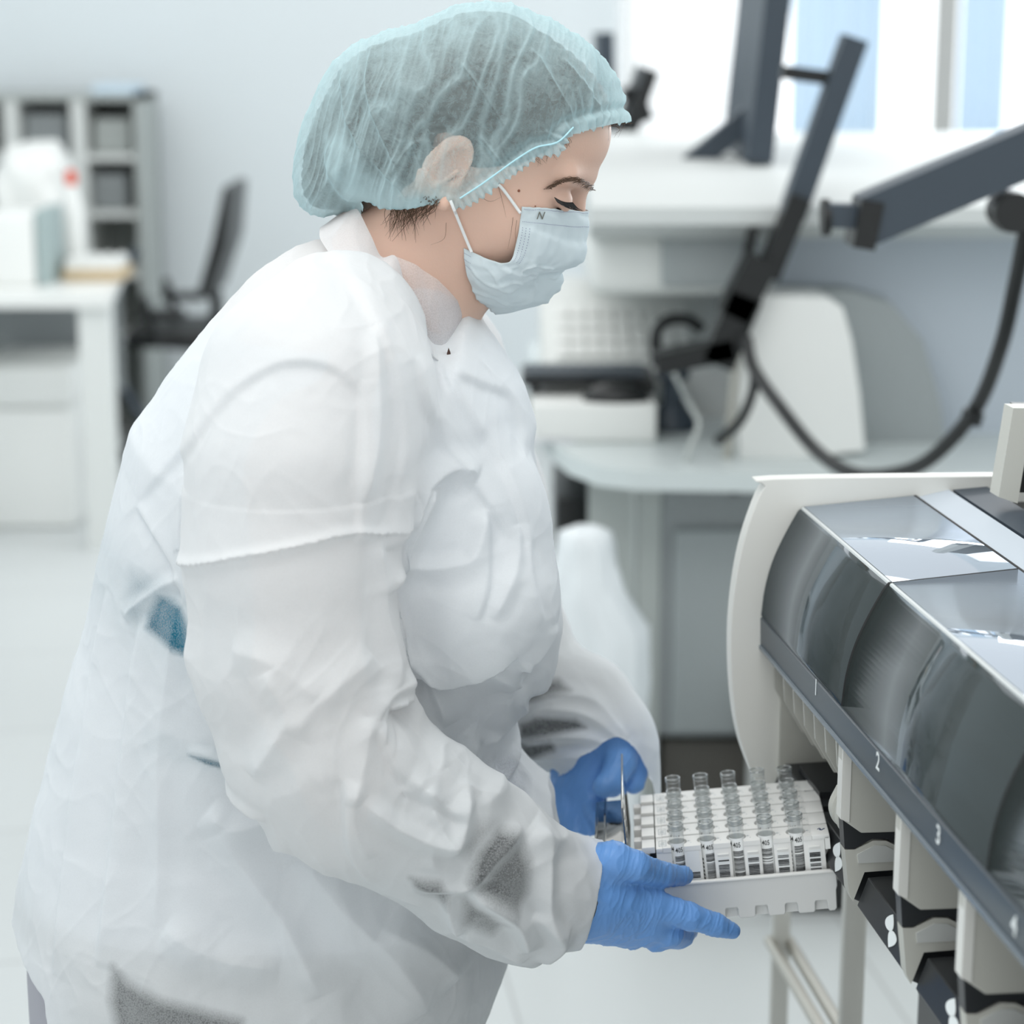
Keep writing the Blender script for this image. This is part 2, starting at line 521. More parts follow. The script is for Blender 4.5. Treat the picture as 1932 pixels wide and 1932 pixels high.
def floor_material():
    m = mat('pale_tile_floor', (0.86, 0.875, 0.87), 0.28, spec=0.4)
    nt = m.node_tree; N = nt.nodes.new; L = nt.links.new
    tc = N('ShaderNodeTexCoord'); mp = N('ShaderNodeMapping'); mp.inputs['Rotation'].default_value = (0, 0, math.radians(-7.3))
    mp.inputs['Location'].default_value = (0.22, 0.3, 0)
    L(tc.outputs['Object'], mp.inputs['Vector'])
    br = N('ShaderNodeTexBrick'); br.offset = 0.0; br.inputs['Scale'].default_value = 1.0
    br.inputs['Brick Width'].default_value = 0.6; br.inputs['Row Height'].default_value = 0.6
    br.inputs['Mortar Size'].default_value = 0.004; br.inputs['Mortar Smooth'].default_value = 0.4
    br.inputs['Color1'].default_value = lin((0.775, 0.79, 0.79)); br.inputs['Color2'].default_value = lin((0.785, 0.80, 0.80))
    br.inputs['Mortar'].default_value = lin((0.69, 0.70, 0.70))
    L(mp.outputs[0], br.inputs['Vector'])
    L(br.outputs['Color'], nt.nodes['Principled BSDF'].inputs['Base Color'])
    return m
def struct(name, mb, m):
    o = mb.build(name, m, smooth=False); o['kind'] = 'structure'; return o
struct('floor', MB().box(-2.4, 2.7, -1.0, 8.4, -0.06, 0), floor_material())
struct('wall_left', MB().box(-2.46, -2.4, -1.0, 8.4, 0, 3.1), M['wall'])
BW = 8.25
wx0, wx1, wz0, wz1 = 0.42, 2.3, 0.95, 2.6
struct('wall_back', MB().box(-2.4, wx0, BW, BW+0.12, 0, 3.1).box(wx1, 2.7, BW, BW+0.12, 0, 3.1).box(wx0, wx1, BW, BW+0.12, 0, wz0).box(wx0, wx1, BW, BW+0.12, wz1, 3.1), M['wall'])
struct('baseboard_back', MB().box(-2.4, 2.64, BW-0.015, BW, 0, 0.09), M['cablight'])
# side wall with its own window
sy0, sy1 = 3.2, 6.6
struct('wall_right', MB().box(2.64, 2.7, -1.0, sy0, 0, 3.1).box(2.64, 2.7, sy1, BW, 0, 3.1).box(2.64, 2.7, sy0, sy1, 0, 0.95).box(2.64, 2.7, sy0, sy1, 2.75, 3.1), M['wall'])
def window(name, a0, a1, z0, z1, fixed, axis):
    fr = MB(); t = 0.05
    def bx(p0, p1, q0, q1, d0, d1, m):
        if axis == 'y': m.box(p0, p1, fixed + d0, fixed + d1, q0, q1)
        else: m.box(fixed + d0, fixed + d1, p0, p1, q0, q1)
    for (p0, p1, q0, q1) in ((a0, a1, z0, z0+t), (a0, a1, z1-t, z1), (a0, a0+t, z0, z1), (a1-t, a1, z0, z1), ((a0+a1)/2-0.03, (a0+a1)/2+0.03, z0, z1)):
        bx(p0, p1, q0, q1, 0.02, 0.07, fr)
    f = struct(name, fr, M['white'])
    g = MB(); bx(a0+t, a1-t, z0+t, z1-t, 0.075, 0.085, g)
    g.build('pane', emis(name + '_daylight', (0.97, 0.99, 1.0), 2.0), f, smooth=False)
window('window_1', wx0, wx1, wz0, wz1, BW, 'y')
window('window_2', sy0, sy1, 0.95, 2.75, 2.64, 'x')
def curtain(px0, px1, Y, z0, z1, m, label, folds=6, amp=0.02):
    x0 = W(px0, 200, Y)[0]; x1 = W(px1, 200, Y)[0]
    n = folds * 12; V = []; F = []
    for s_ in (0, 0.003):
        for i in range(n+1):
            x = x0 + (x1-x0)*i/n; y = Y + s_ + amp*math.sin(2*math.pi*folds*i/n)
            V += [(x, y, z0), (x, y, z1)]
    k = 2*(n+1)
    for i in range(n):
        F += [(2*i, 2*i+2, 2*i+3, 2*i+1), (k+2*i, k+2*i+1, k+2*i+3, k+2*i+2)]
        F += [(2*i, k+2*i, k+2*i+2, 2*i+2), (2*i+1, 2*i+3, k+2*i+3, k+2*i+1)]
    o = link_mesh('curtain', V, F, m, smooth=True, auto=50)
    props(o, label, 'curtain', 'curtains at the back window')
curtain(1165, 1430, 8.12, 0.5, 2.75, M['curtain'], 'sheer white curtain at the left end of the back window', 9)
curtain(1490, 1662, 8.12, 0.5, 2.75, M['curtainblue'], 'pale blue curtain panel behind the tall dark monitor', 4, 0.012)
curtain(1757, 1802, 8.12, 0.5, 2.75, M['curtaingrey'], 'narrow warm grey curtain strip right of the bright window gap', 1, 0.008)
curtain(1806, 1896, 8.16, 0.5, 2.75, M['curtainblue'], 'pale curtain panel at the right edge of the picture', 3, 0.01)

# ------------------------------------------------------------------ left background
# open shelf unit against the back wall
Ys = 7.75
sx0, sx1 = W(-110, 200, Ys)[0], W(262, 200, Ys)[0]
zt = W(0, 178, Ys)[2]
sh = thing('shelf_unit', 'pale grey open shelving with cubby holes against the back wall', 'shelves', ((sx0+sx1)/2, Ys+0.2, 0))
f = MB(); t = 0.022
f.box(sx0, sx1, Ys, Ys+0.4, zt-t, zt); f.box(sx0, sx0+t, Ys, Ys+0.4, 0, zt); f.box(sx1-t, sx1, Ys, Ys+0.4, 0, zt)
f.build('frame', M['cablight'], sh, smooth=False)
MB().box(sx0, sx1, Ys+0.38, Ys+0.4, 0, zt).build('back_panel', M['cablight'], sh, smooth=False)
for px in (18, 145):
    x = W(px, 200, Ys)[0]; MB().box(x-0.025, x+0.025, Ys+0.005, Ys+0.38, 0.02, zt-t).build('divider', M['offwhite'], sh, smooth=False)
for py in (298, 405, 520, 640):
    z = W(0, py, Ys)[2]; MB().box(sx0+t, sx1-t, Ys+0.01, Ys+0.38, z-0.012, z+0.012).build('shelf', M['offwhite'], sh, smooth=False)
for i, (a, b_, y0, y1, lab) in enumerate([(35, 120, 215, 296, 'grey storage box in the middle top cubby of the shelving'), (168, 240, 225, 297, 'pale grey storage box in the right top cubby of the shelving'),
                          (165, 235, 330, 402, 'grey storage box in the right lower cubby above the desk')]):
    A = W(a, y0, Ys); B = W(b_, y1, Ys); z0 = W(0, 298 if i < 2 else 405, Ys)[2]+0.0125
    o = MB().box(A[0], B[0], Ys+0.07, Ys+0.32, z0, A[2], 0.01).build('storage_box', M['cablight' if i == 1 else 'cab'])
    props(o, lab, 'box', 'storage boxes in the shelving')
o = MB().box(W(160, 0, Ys)[0], W(240, 0, Ys)[0], Ys+0.05, Ys+0.3, zt, zt+0.03, 0.004).build('paper_stack', mat('pale_blue_paper', (0.80, 0.87, 0.92), 0.8))
props(o, 'stack of pale blue paper lying on top of the shelving', 'paper')

# desk
Yd = 6.08; zd = 0.75
xr = W(208, 560, Yd)[0]
dk = thing('desk', 'white desk with a grey back panel at the left edge', 'desk', (xr-0.6, Yd+0.5, 0))
top = [(xr-1.14, Yd, 0), (xr, Yd, 0), (xr-0.10, Yd+0.85, 0), (xr-1.14, Yd+0.85, 0)]
MB().prism(top, (0, 0, zd-0.035), (0, 0, zd)).build('tabletop', M['white'], dk, smooth=False)
A = W(147, 600, Yd+0.02); 
for s_ in (0, 1):
    y0 = Yd + 0.02 + s_*0.72
    MB().box(A[0]-0.13*s_, xr-0.01-0.14*s_, y0, y0+0.07, 0, zd-0.036).build('leg', M['offwhite'], dk, smooth=False)
MB().box(A[0]-0.98, A[0]-0.01, Yd+0.75, Yd+0.77, 0.35, zd-0.04).build('back_panel', M['cab'], dk, smooth=False)
# box under the desk
Yb = 6.35
A = W(-60, 692, Yb); B = W(150, 980, Yb)
bx_ = thing('insulated_box', 'white insulated box with a thick lid under the left desk', 'box', ((A[0]+B[0])/2, Yb+0.2, 0))
zl = W(0, 772, Yb)[2]
MB().box(A[0]+0.01, B[0]-0.012, Yb+0.01, Yb+0.42, 0, zl, 0.015).build('body', M['white'], bx_)
MB().box(A[0], B[0], Yb, Yb+0.43, zl+0.002, A[2], 0.02).build('lid', M['white'], bx_)
# things on the desk
Y1 = 6.3
A = W(-40, 405, Y1); B = W(66, 540, Y1)
o = MB().box(A[0], B[0], Y1, Y1+0.25, zd, A[2], 0.01).build('carton', M['white']); props(o, 'white carton on the desk at the left edge', 'box')
A = W(68, 395, Y1+0.05)
o = MB().box(A[0], A[0]+0.035, Y1+0.02, Y1+0.26, zd, A[2], 0.004).build('ring_binder', mat('grey_green_binder', (0.62, 0.68, 0.68), 0.6)); props(o, 'grey green binder standing right of the white carton', 'binder')
def bag(name, px0, px1, py0, Y, d, m, label, cat, seed):
    x0, x1 = W(px0, 0, Y)[0], W(px1, 0, Y)[0]; z1 = W(0, py0, Y)[2]
    bm = bmesh.new(); bmesh.ops.create_icosphere(bm, subdivisions=4, radius=1)
    V = []
    for v in bm.verts:
        c = v.co
        k = [math.copysign(abs(q)**0.7, q) for q in c]
        n = mnoise.noise(c*2.3 + Vector((seed, 0, 0)))*0.18
        V.append(((x0+x1)/2 + k[0]*(x1-x0)/2*(1+n), Y+d/2+k[1]*d/2*(1+n), max(zd, (zd+z1)/2 + k[2]*(z1-zd)/2*(1+n*0.6))))
    F = [[v.index for v in f.verts] for f in bm.faces]; bm.free()
    o = link_mesh(name, V, F, m, smooth=True); props(o, label, cat)
bag('plastic_bag', -40, 105, 272, 6.75, 0.3, M['white'], 'full white plastic bag behind the carton on the desk', 'bag', 1.0)
bt = thing('wash_bottle', 'white wash bottle with an orange cap on the desk', 'bottle', tuple(W(118, 0, 6.62))[:2] + (zd,))
cx = float(bt.location[0]); zc = W(0, 345, 6.62)[2]
MB().lathe([(0, zd), (0.034, zd), (0.036, zd+0.02), (0.036, zc-0.08), (0.02, zc-0.02), (0.015, zc)], (cx, 6.62, 0)).build('body', M['white'], bt)
MB().lathe([(0.017, zc-0.005), (0.017, zc+0.03), (0.006, zc+0.04), (0, zc+0.04)], (cx, 6.62, 0)).build('cap', mat('orange_cap', (0.85, 0.30, 0.16), 0.4), bt, label='orange cap')
tr = thing('sample_tray', 'tan tray with white rolls on the desk', 'tray', tuple(W(150, 0, 6.5))[:2] + (zd,))
A = W(92, 0, 6.42); B = W(210, 0, 6.42)
MB().box(A[0], B[0], 6.42, 6.6, zd, zd+0.035, 0.006).build('tray_body', mat('tan_card', (0.76, 0.68, 0.55), 0.7), tr)
rl = MB()
for k in range(4):
    x = A[0]+0.03+k*(B[0]-A[0]-0.06)/3; rl.tube([(x, 6.43, zd+0.05), (x, 6.58, zd+0.05)], 0.022, 16)
rl.build('white_roll', M['white'], tr)

# office chair
Yc = 7.1
cx, cy = W(345, 0, Yc)[0], Yc+0.2
ch = thing('office_chair', 'black office chair with armrests behind the left desk', 'chair', (cx, cy, 0))
p0, p1 = W(388, 562, Yc), W(428, 355, Yc)
bb = MB()
dv = np.array(p1) - np.array(p0); dv /= np.linalg.norm(dv); nn = np.array([dv[2], 0, -dv[0]])
outl = [np.array(p0)-nn*0.03, np.array(p0)+nn*0.012, (np.array(p0)+np.array(p1))/2+nn*0.035, np.array(p1)+nn*0.014, np.array(p1)-nn*0.012, (np.array(p0)+np.array(p1))/2-nn*0.015]
bb.prism(outl, (0, 0.0, 0), (0, 0.44, 0)).build('backrest', M['black'], ch)
MB().tube([p0, W(392, 600, Yc), W(380, 655, Yc)] + np.array([[0, 0.22, 0]]*3), 0.022).build('back_support', M['black'], ch)
MB().box(cx-0.24, cx+0.2, Yc, Yc+0.44, 0.44, 0.5, 0.03).build('seat', M['black'], ch)
for yy in (Yc-0.03, Yc+0.44):
    a0 = W(262, 583, Yc); a1 = W(350, 590, Yc)
    MB().box(a0[0], a1[0], yy, yy+0.055, a0[2]-0.03, a0[2], 0.012).build('armrest', M['black'], ch)
    MB().tube([(a0[0]+0.02, yy+0.027, a0[2]-0.02), (a0[0]+0.015, yy+0.027, 0.62), (a0[0]+0.06, yy+0.027, 0.46), (cx, yy+0.1, 0.44)], 0.016).build('arm_post', M['black'], ch)
MB().tube([(cx, cy, 0.06), (cx, cy, 0.45)], 0.025).build('gas_lift', M['black'], ch)
for k in range(5):
    t = k*2*math.pi/5 + 0.4
    e = (cx+0.29*math.cos(t), cy+0.29*math.sin(t))
    MB().tube([(cx, cy, 0.1), (e[0], e[1], 0.075)], [0.028, 0.018]).build('base_arm', M['black'], ch)
    MB().tube([(e[0]-0.02*math.sin(t), e[1]+0.02*math.cos(t), 0.03), (e[0]+0.02*math.sin(t), e[1]-0.02*math.cos(t), 0.03)], 0.03, 16).build('caster', M['black'], ch)
# dark cables with a teal connector beside the desk
o = MB().tube(spline([W(258, 470, 7.0), W(225, 540, 7.0), W(212, 600, 7.0), W(215, 650, 7.0), W(228, 720, 7.0), W(268, 790, 7.0), W(300, 850, 7.0), (W(300, 0, 7.0)[0], 7.0, 0.018)], 6), 0.017).build('cable', M['slate'])
props(o, 'thick dark cable hanging off the right end of the desk', 'cable')
tl = MB().tube([W(214, 615, 6.98), W(216, 660, 6.98)], 0.028, 14).build('tube_holder', mat('teal_plastic', (0.45, 0.66, 0.68), 0.5), o, label='teal sleeve')

# ------------------------------------------------------------------ right background: second analyser
Ya = 3.9
an = thing('floor_analyzer', 'large white and blue grey laboratory analyser behind the person', 'machine', (1.0, 4.3, 0))
ztop = W(0, 345, 3.9)[2]
xl = W(1112, 0, 3.9)[0]; xR = 2.05
# main body
prof = [(3.95, 0.34), (3.95, 1.17), (4.0, 1.2), (5.0, 1.2), (5.0, 0.34)]
xm = W(1440, 0, 3.95)[0]
MB().prism([(xm, y, z) for y, z in prof], (0, 0, 0), (xR-xm, 0, 0)).build('body', M['bluegrey'], an)
# white hood along the top
hz0, hz1 = W(0, 452, 3.78)[2], W(0, 335, 3.9)[2]
pr = [(3.80, hz0), (3.74, hz0+0.03), (3.74, hz0+0.06), (3.80, hz1-0.02), (3.88, hz1), (4.9, hz1+0.03), (4.9, hz0)]
MB().prism([(xl, y, z) for y, z in pr], (0, 0, 0), (xR-xl, 0, 0)).build('hood', M['hood'], an)
# left white block with a grey recess
lz0 = W(0, 560, 3.86)[2]
MB().box(xl, W(1480, 0, 3.86)[0], 3.86, 4.6, lz0, hz0+0.005, 0.03).build('left_housing', M['offwhite'], an)
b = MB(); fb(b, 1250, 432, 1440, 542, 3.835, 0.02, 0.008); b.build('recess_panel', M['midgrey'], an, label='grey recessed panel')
# curved panel with shade put into its grey, and the bright front cover
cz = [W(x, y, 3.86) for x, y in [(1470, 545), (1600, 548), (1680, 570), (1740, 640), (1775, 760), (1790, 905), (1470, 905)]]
MB().prism(cz, (0, 0, 0), (0, 0.1, 0)).build('shade_panel', M['midgrey'], an)
cz = [W(x, y, 3.72) for x, y in [(1395, 556), (1560, 562), (1590, 580), (1607, 640), (1622, 740), (1632, 850), (1480, 868), (1395, 868)]]
MB().prism(cz, (0, 0, 0), (0, 0.13, 0)).build('front_cover', M['white'], an)
# lower body with black kick plate
MB().box(W(1488, 0, 3.46)[0], xR, 3.46, 3.75, 0.075, 0.34).build('lower_body', M['offwhite'], an, smooth=False)
MB().box(W(1492, 0, 3.46)[0], xR, 3.475, 3.74, 0, 0.075).build('kick_plate', M['black'], an, smooth=False)

# workbench with rounded corner
zt = 0.76
wb = thing('workbench', 'grey white rounded workbench with cabinets under it', 'bench', (0.6, 4.2, 0))
outl = [W(x, y, 3.9) for x, y in []]
pts = [WZ(1500, 893, zt), WZ(1200, 888, zt), WZ(1130, 880, zt), WZ(1075, 860, zt), WZ(1035, 828, zt), WZ(1012, 795, zt), WZ(1006, 765, zt)]
pts = [list(p) for p in pts] + [[pts[-1][0], 5.1, zt], [1.3, 5.1, zt], [1.3, pts[0][1], zt]]
MB().prism(pts, (0, 0, -0.035), (0, 0, 0)).build('worktop', mat('bench_laminate', (0.79, 0.82, 0.82), 0.35), wb)
Yk = 3.82
b = MB(); fb(b, 1112, 885, 1186, 1400, Yk, 0.04); b.V = [(x, y, (0 if z < 0.5 else zt-0.036)) for x, y, z in b.V]; b.build('side_panel', M['cablight'], wb, smooth=False)
b = MB(); fb(b, 1206, 885, 1240, 1400, Yk, 0.5); b.V = [(x, y, (0.02 if z < 0.5 else zt-0.036)) for x, y, z in b.V]; b.build('side_panel', M['cablight'], wb, smooth=False)
b = MB(); fb(b, 1240, 885, 1520, 1395, Yk, 0.6, 0.02); b.build('cabinet', M['cab'], wb)
b = MB(); fb(b, 1272, 1000, 1500, 1385, Yk-0.018, 0.016, 0.02); dr = b.build('door', M['midgrey'], wb)
A = W(1385, 918, Yk)
MB().lathe([(0.013, 0), (0.013, 0.01), (0, 0.012)], (A[0], Yk, A[2]), (0, -1, 0)).build('lock', M['black'], wb, label='dark round lock')
b = MB(); fb(b, 1250, 1397, 1540, 1500, Yk+0.03, 0.5); b.V = [(x, y, (0 if z < 0.16 else z)) for x, y, z in b.V]; b.build('plinth', M['darkbrown'], wb, smooth=False)
b = MB(); b.box(0.12, 1.25, 4.95, 5.0, 0.1, zt-0.04); b.build('back_board', M['cab'], wb, smooth=False)
A = W(1048, 955, 4.5); B = W(1112, 1030, 4.5)
o = MB().box(A[0], B[0], 4.5, 4.9, 0.0, W(0, 940, 4.5)[2], 0.01).build('computer', M['black']); props(o, 'black computer tower standing under the workbench', 'computer')
# sloped console with keys on the worktop
cs = thing('console', 'white sloped console with pale keys on the workbench', 'console', (0.35, 4.3, zt))
x0, x1 = W(1025, 0, 4.15)[0], W(1400, 0, 4.15)[0]
prc = [(4.12, zt), (4.12, W(0, 700, 4.12)[2]), (4.42, W(0, 552, 4.42)[2]), (4.46, W(0, 535, 4.46)[2]), (4.8, W(0, 530, 4.7)[2]), (4.8, zt)]
MB().prism([(x0, y, z) for y, z in prc], (0, 0, 0), (x1-x0, 0, 0)).build('body', M['offwhite'], cs)
kb = MB()
a = np.array([0, prc[1][0], prc[1][1]]); b_ = np.array([0, prc[2][0], prc[2][1]])
for r in range(4):
    for c in range(9):
        q = a + (b_-a)*(0.15+0.17*r); q2 = a + (b_-a)*(0.15+0.17*r+0.13)
        xx = x0+0.03+c*0.03
        kb.prism([(xx, q[1], q[2]), (xx+0.024, q[1], q[2]), (xx+0.024, q2[1], q2[2]), (xx, q2[1], q2[2])], (0, 0, -0.002), (0, -0.005, 0.009))
kb.build('keypad', M['white'], cs, smooth=False)
# black keyboard tray in front, mouse
pf = MB().box(W(1004, 0, 3.95)[0], W(1245, 0, 3.95)[0], 3.86, 4.115, zt, zt+0.072, 0.006).build('keyboard_shelf', M['white'])
props(pf, 'low white shelf under the keyboard on the workbench', 'stand')
kz = zt+0.0725
ky = thing('keyboard', 'black keyboard on a tray in front of the white console', 'keyboard', (0.2, 3.95, kz))
pts = [W(985, 710, 4.05), W(1130, 700, 3.95), W(1345, 672, 3.9), W(1350, 690, 3.85), W(1140, 722, 3.85), W(990, 722, 3.95)]
z_ = max(p[2] for p in pts)
kt = [(p[0], p[1], z_) for p in pts]
MB().prism([(W(985, 0, 4.1)[0], 4.1, kz), (W(1240, 0, 4.1)[0], 4.1, kz), (W(1240, 0, 3.95)[0], 3.95, kz), (W(985, 0, 3.95)[0], 3.95, kz)], (0, 0, 0.018), (0, 0, 0.034)).build('case', M['black'], ky)
kk = MB()
for r in range(3):
    for c in range(11):
        x = W(990, 0, 4.0)[0]+0.005+c*0.0205; kk.box(x, x+0.017, 3.96+r*0.043, 3.995+r*0.043, kz+0.034, kz+0.041)
kk.build('keys', M['slate'], ky, smooth=False)
for sx in (W(1000, 0, 4.0)[0], W(1225, 0, 4.0)[0]):
    MB().box(sx, sx+0.02, 3.97, 4.07, kz, kz+0.018).build('foot', M['black'], ky, smooth=False)
A, B = W(1100, 715, 3.86), W(1230, 755, 3.86)
bm = bmesh.new(); bmesh.ops.create_uvsphere(bm, u_segments=24, v_segments=16, radius=1)
o = link_mesh('computer_mouse', [((A[0]+B[0])/2+v.co.x*(B[0]-A[0])/2, 3.90+v.co.y*0.035, kz+max(0, v.co.z)*0.035) for v in bm.verts], [[v.index for v in f.verts] for f in bm.faces], M['black'], smooth=True); bm.free()
props(o, 'black computer mouse on the workbench in front of the keyboard', 'mouse')
o = MB().box(W(1010, 0, 3.9)[0]-0.01, W(1110, 0, 3.9)[0]-0.02, 3.86, 3.93, zt, zt+0.012, 0.002).build('notepad', mat('paper', (0.9, 0.9, 0.92), 0.8)); props(o, 'white notepad beside the mouse on the workbench', 'paper')
# hand scanner on its stand
hs = thing('scanner_stand', 'black barcode scanner in a round stand beside the keyboard', 'scanner', tuple(W(1285, 0, 4.0))[:2] + (zt,))
MB().tube(spline([W(1240, 690, 4.0), W(1238, 630, 4.0), W(1262, 604, 4.0), (W(1300, 604, 4.0)), W(1325, 622, 4.0)], 8), [0.011]*33).build('handle', M['black'], hs)
A = W(1282, 0, 4.0)
MB().lathe([(0.045, 0), (0.05, 0.004), (0.045, 0.02), (0.02, 0.05), (0.02, 0.09), (0.032, 0.1), (0.03, 0.13), (0, 0.135)], (A[0], 4.0, zt)).build('base', M['slate'], hs)

# waste bag
bgt = thing('waste_bin', 'white bag-lined waste bin on the floor in front of the bench', 'bin', tuple(W(1148, 0, 3.55))[:2] + (0,))
cx = W(1148, 0, 3.55)[0]
n = 40; V = []; F = []
prf = [(0.068, 0), (0.074, 0.25), (0.078, 0.40), (0.078, 0.50), (0.068, 0.56), (0.056, 0.60), (0.047, 0.64), (0.044, 0.665), (0.02, 0.675), (0.002, 0.67)]
for i, (r, z) in enumerate(prf):
    for k in range(n):
        t = 2*math.pi*k/n; w = 1 + (0.07*math.sin(9*t+i) + 0.04*math.sin(5*t-2*i))*min(1, z*3)
        V.append((cx + r*w*math.cos(t) - (0.03 if z > 0.5 else 0.0), 3.55 + r*w*math.sin(t), z))
F = [(i*n+k, i*n+(k+1) % n, (i+1)*n+(k+1) % n, (i+1)*n+k) for i in range(len(prf)-1) for k in range(n)]
link_mesh('bag_liner', V, F, mat('thin_white_bag', (0.88, 0.90, 0.91), 0.45, bump=0.5, bscale=40), bgt, smooth=True)

# tall dark monitor seen edge on, with its arm
def slab(mb, a, b, wd, Y, d, b_=0.0):
    a = np.array(W(a[0], a[1], Y)); b = np.array(W(b[0], b[1], Y)); v = (b-a)/np.linalg.norm(b-a); n = np.array([-v[2], 0, v[0]])
    w = wd*MPP(400, Y)/2
    return mb.prism([a-n*w, a+n*w, b+n*w, b-n*w], (0, 0, 0), (0, d, 0))
mn = thing('monitor', 'tall dark monitor seen edge on before the window', 'monitor', tuple(W(1432, 330, 4.2)))
slab(MB(), (1475, -60), (1434, 308), 48, 4.1, 0.5).build('screen_case', M['slate'], mn)
slab(MB(), (1436, 205), (1300, 318), 42, 4.25, 0.05).build('arm', M['slate'], mn)
ma = slab(MB(), (1420, 215), (1450, 215), 60, 4.2, 0.12); ma.build('arm_joint', M['slate'], mn)
mn2 = thing('monitor', 'small dark monitor seen edge on beside the cap', 'monitor', tuple(W(1170, 330, 5.0)))
slab(MB(), (1232, 132), (1160, 335), 26, 5.0, 0.4).build('screen_case', M['black'], mn2)
slab(MB(), (1186, 205), (1222, 190), 70, 5.2, 0.12).build('back_box', M['black'], mn2)
slab(MB(), (1143, 62), (1148, 250), 30, 5.1, 0.3).build('upper_screen', M['slate'], mn2)
A = W(1165, 300, 5.2); MB().tube([(A[0], 5.2, 0.02), (A[0], 5.2, A[2])], 0.02).build('stand_pole', M['black'], mn2)
MB().box(A[0]-0.12, A[0]+0.12, 5.1, 5.3, 0, 0.02).build('stand_base', M['black'], mn2)
# forked keyboard and screen arm
ar = thing('articulated_stand', 'black jointed support arm rising over the keyboard', 'arm', tuple(W(1370, 700, 3.75)))
slab(MB(), (1617, 72), (1497, 410), 46, 3.7, 0.06).build('upper_arm', M['slate'], ar)
slab(MB(), (1478, 136), (1598, 152), 26, 3.72, 0.04).build('bracket', M['black'], ar)
slab(MB(), (1512, 372), (1450, 525), 42, 3.69, 0.06).build('middle_arm', M['black'], ar)
slab(MB(), (1428, 400), (1398, 560), 18, 3.75, 0.03).build('side_strut', M['black'], ar)
slab(MB(), (1442, 490), (1385, 600), 62, 3.68, 0.07).build('elbow', M['black'], ar)
slab(MB(), (1410, 560), (1355, 690), 62, 3.68, 0.07).build('lower_arm', M['black'], ar)
slab(MB(), (1385, 660), (1240, 690), 40, 3.68, 0.07).build('foot_bracket', M['black'], ar)
MB().tube([(W(1392, 0, 3.72)[0], 3.72, zt), np.array(W(1392, 640, 3.72))], 0.009).build('post', M['steel'], ar)
# big grey swing arm at the right edge
Yg = 2.75
sw = thing('swing_arm', 'thick slate grey swing arm reaching in from the right edge', 'arm', tuple(W(1905, 440, Yg+0.05)))
slab(MB(), (2060, 240), (1640, 418), 92, Yg, 0.07).build('beam', M['slate'], sw)
slab(MB(), (1630, 470), (1648, 380), 42, Yg-0.004, 0.08).build('end_cap', M['black'], sw)
slab(MB(), (1630, 410), (1560, 408), 44, Yg+0.015, 0.04).build('knuckle', M['slate'], sw)
A = np.array(W(1556, 410, Yg+0.035))
MB().lathe([(0.0, -0.004), (0.024, -0.004), (0.024, 0.006), (0, 0.006)], A, (1, 0, 0.05)).build('mount_plate', M['black'], sw)
A = np.array(W(1906, 398, Yg+0.04))
MB().lathe([(0, -0.03), (0.026, -0.03), (0.028, 0), (0.026, 0.03), (0, 0.03)], A, (0, 1, 0)).build('pivot', M['black'], sw)
cxx = W(2035, 300, Yg)[0]
MB().tube([(cxx, Yg+0.04, 0), (cxx, Yg+0.04, W(0, 240, Yg)[2])], 0.03).build('column', M['slate'], sw)
# cables
o = MB().tube(spline([(*W(1408, 640, 3.66),), W(1422, 695, 3.6), W(1470, 765, 3.5), W(1540, 850, 3.4), W(1610, 893, 3.3), W(1690, 893, 3.2), W(1760, 862, 3.1), W(1840, 772, 3.0), W(1888, 655, 2.9), W(1915, 540, 2.85), W(1935, 440, 2.8), W(1942, 400, 2.8)], 8), 0.011).build('cable', M['black'])
props(o, 'thick black cable looping down from the swing arm to the jointed arm', 'cable', 'cables behind the person')
cl = np.array(W(1838, 775, 3.0)); cl2 = np.array(W(1830, 800, 3.0))
MB().tube([cl, cl2], 0.016).build('cable_clip', M['black'], o)
o = MB().tube(spline([W(1424, 700, 3.62), W(1420, 740, 3.62), W(1396, 795, 3.64), W(1355, 832, 3.7)], 8), 0.009).build('cable', M['black'])
props(o, 'short black cable end curling down over the workbench edge', 'cable', 'cables behind the person')
o = MB().tube(spline([W(1270, 700, 3.9), W(1300, 760, 3.75), W(1318, 800, 3.7), W(1300, 850, 3.68), W(1290, 885, 3.68)], 8), 0.005).build('cable', M['cablight'])
props(o, 'thin grey cable hanging over the rounded workbench', 'cable', 'cables behind the person')

# ================================================================== FRONT ANALYSER at the right
ang = 0.1266
UD = np.array([ang, -1, 0]) / math.hypot(ang, 1)      # along its front, towards the camera side
WD = np.array([1, ang, 0]) / math.hypot(ang, 1)       # into the machine
ZR = 0.97
O = WZ(1441, 1215, ZR)
def I(u, w, z): return O * np.array([1, 1, 0]) + UD * u + WD * w + np.array([0, 0, z])
def WU(px, py, u):
    d = ray(px, py); C0 = np.array([0, 0, CAMZ]); n = UD
    t = ((O - C0) @ n + u) / (d @ n)
    P = C0 + d * t
    return np.array([(P - O) @ WD, P[2]])           # (w, z)
def uof(P): return float((P - O) @ UD)
def along(mb, prof, u0, u1):
    return mb.prism([I(u0, w, z) for w, z in prof], (0, 0, 0), UD * (u1 - u0))
M['shell'] = mat('analyser_shell', (0.89, 0.89, 0.87), 0.35, bump=0.05)
M['warmgrey'] = mat('warm_grey_plastic', (0.76, 0.76, 0.73), 0.45)
M['rail'] = mat('slate_rail', (0.27, 0.31, 0.34), 0.35)
M['darktray'] = mat('charcoal_plastic', (0.17, 0.18, 0.19), 0.35)
M['smoke'] = glass_mat('smoked_lid', (0.52, 0.55, 0.56), gloss=0.05, rough=0.07, power=3.0, edge=0.6, body=0.26, bodycol=(0.44, 0.48, 0.47), gcol=(0.93, 0.96, 1.0))
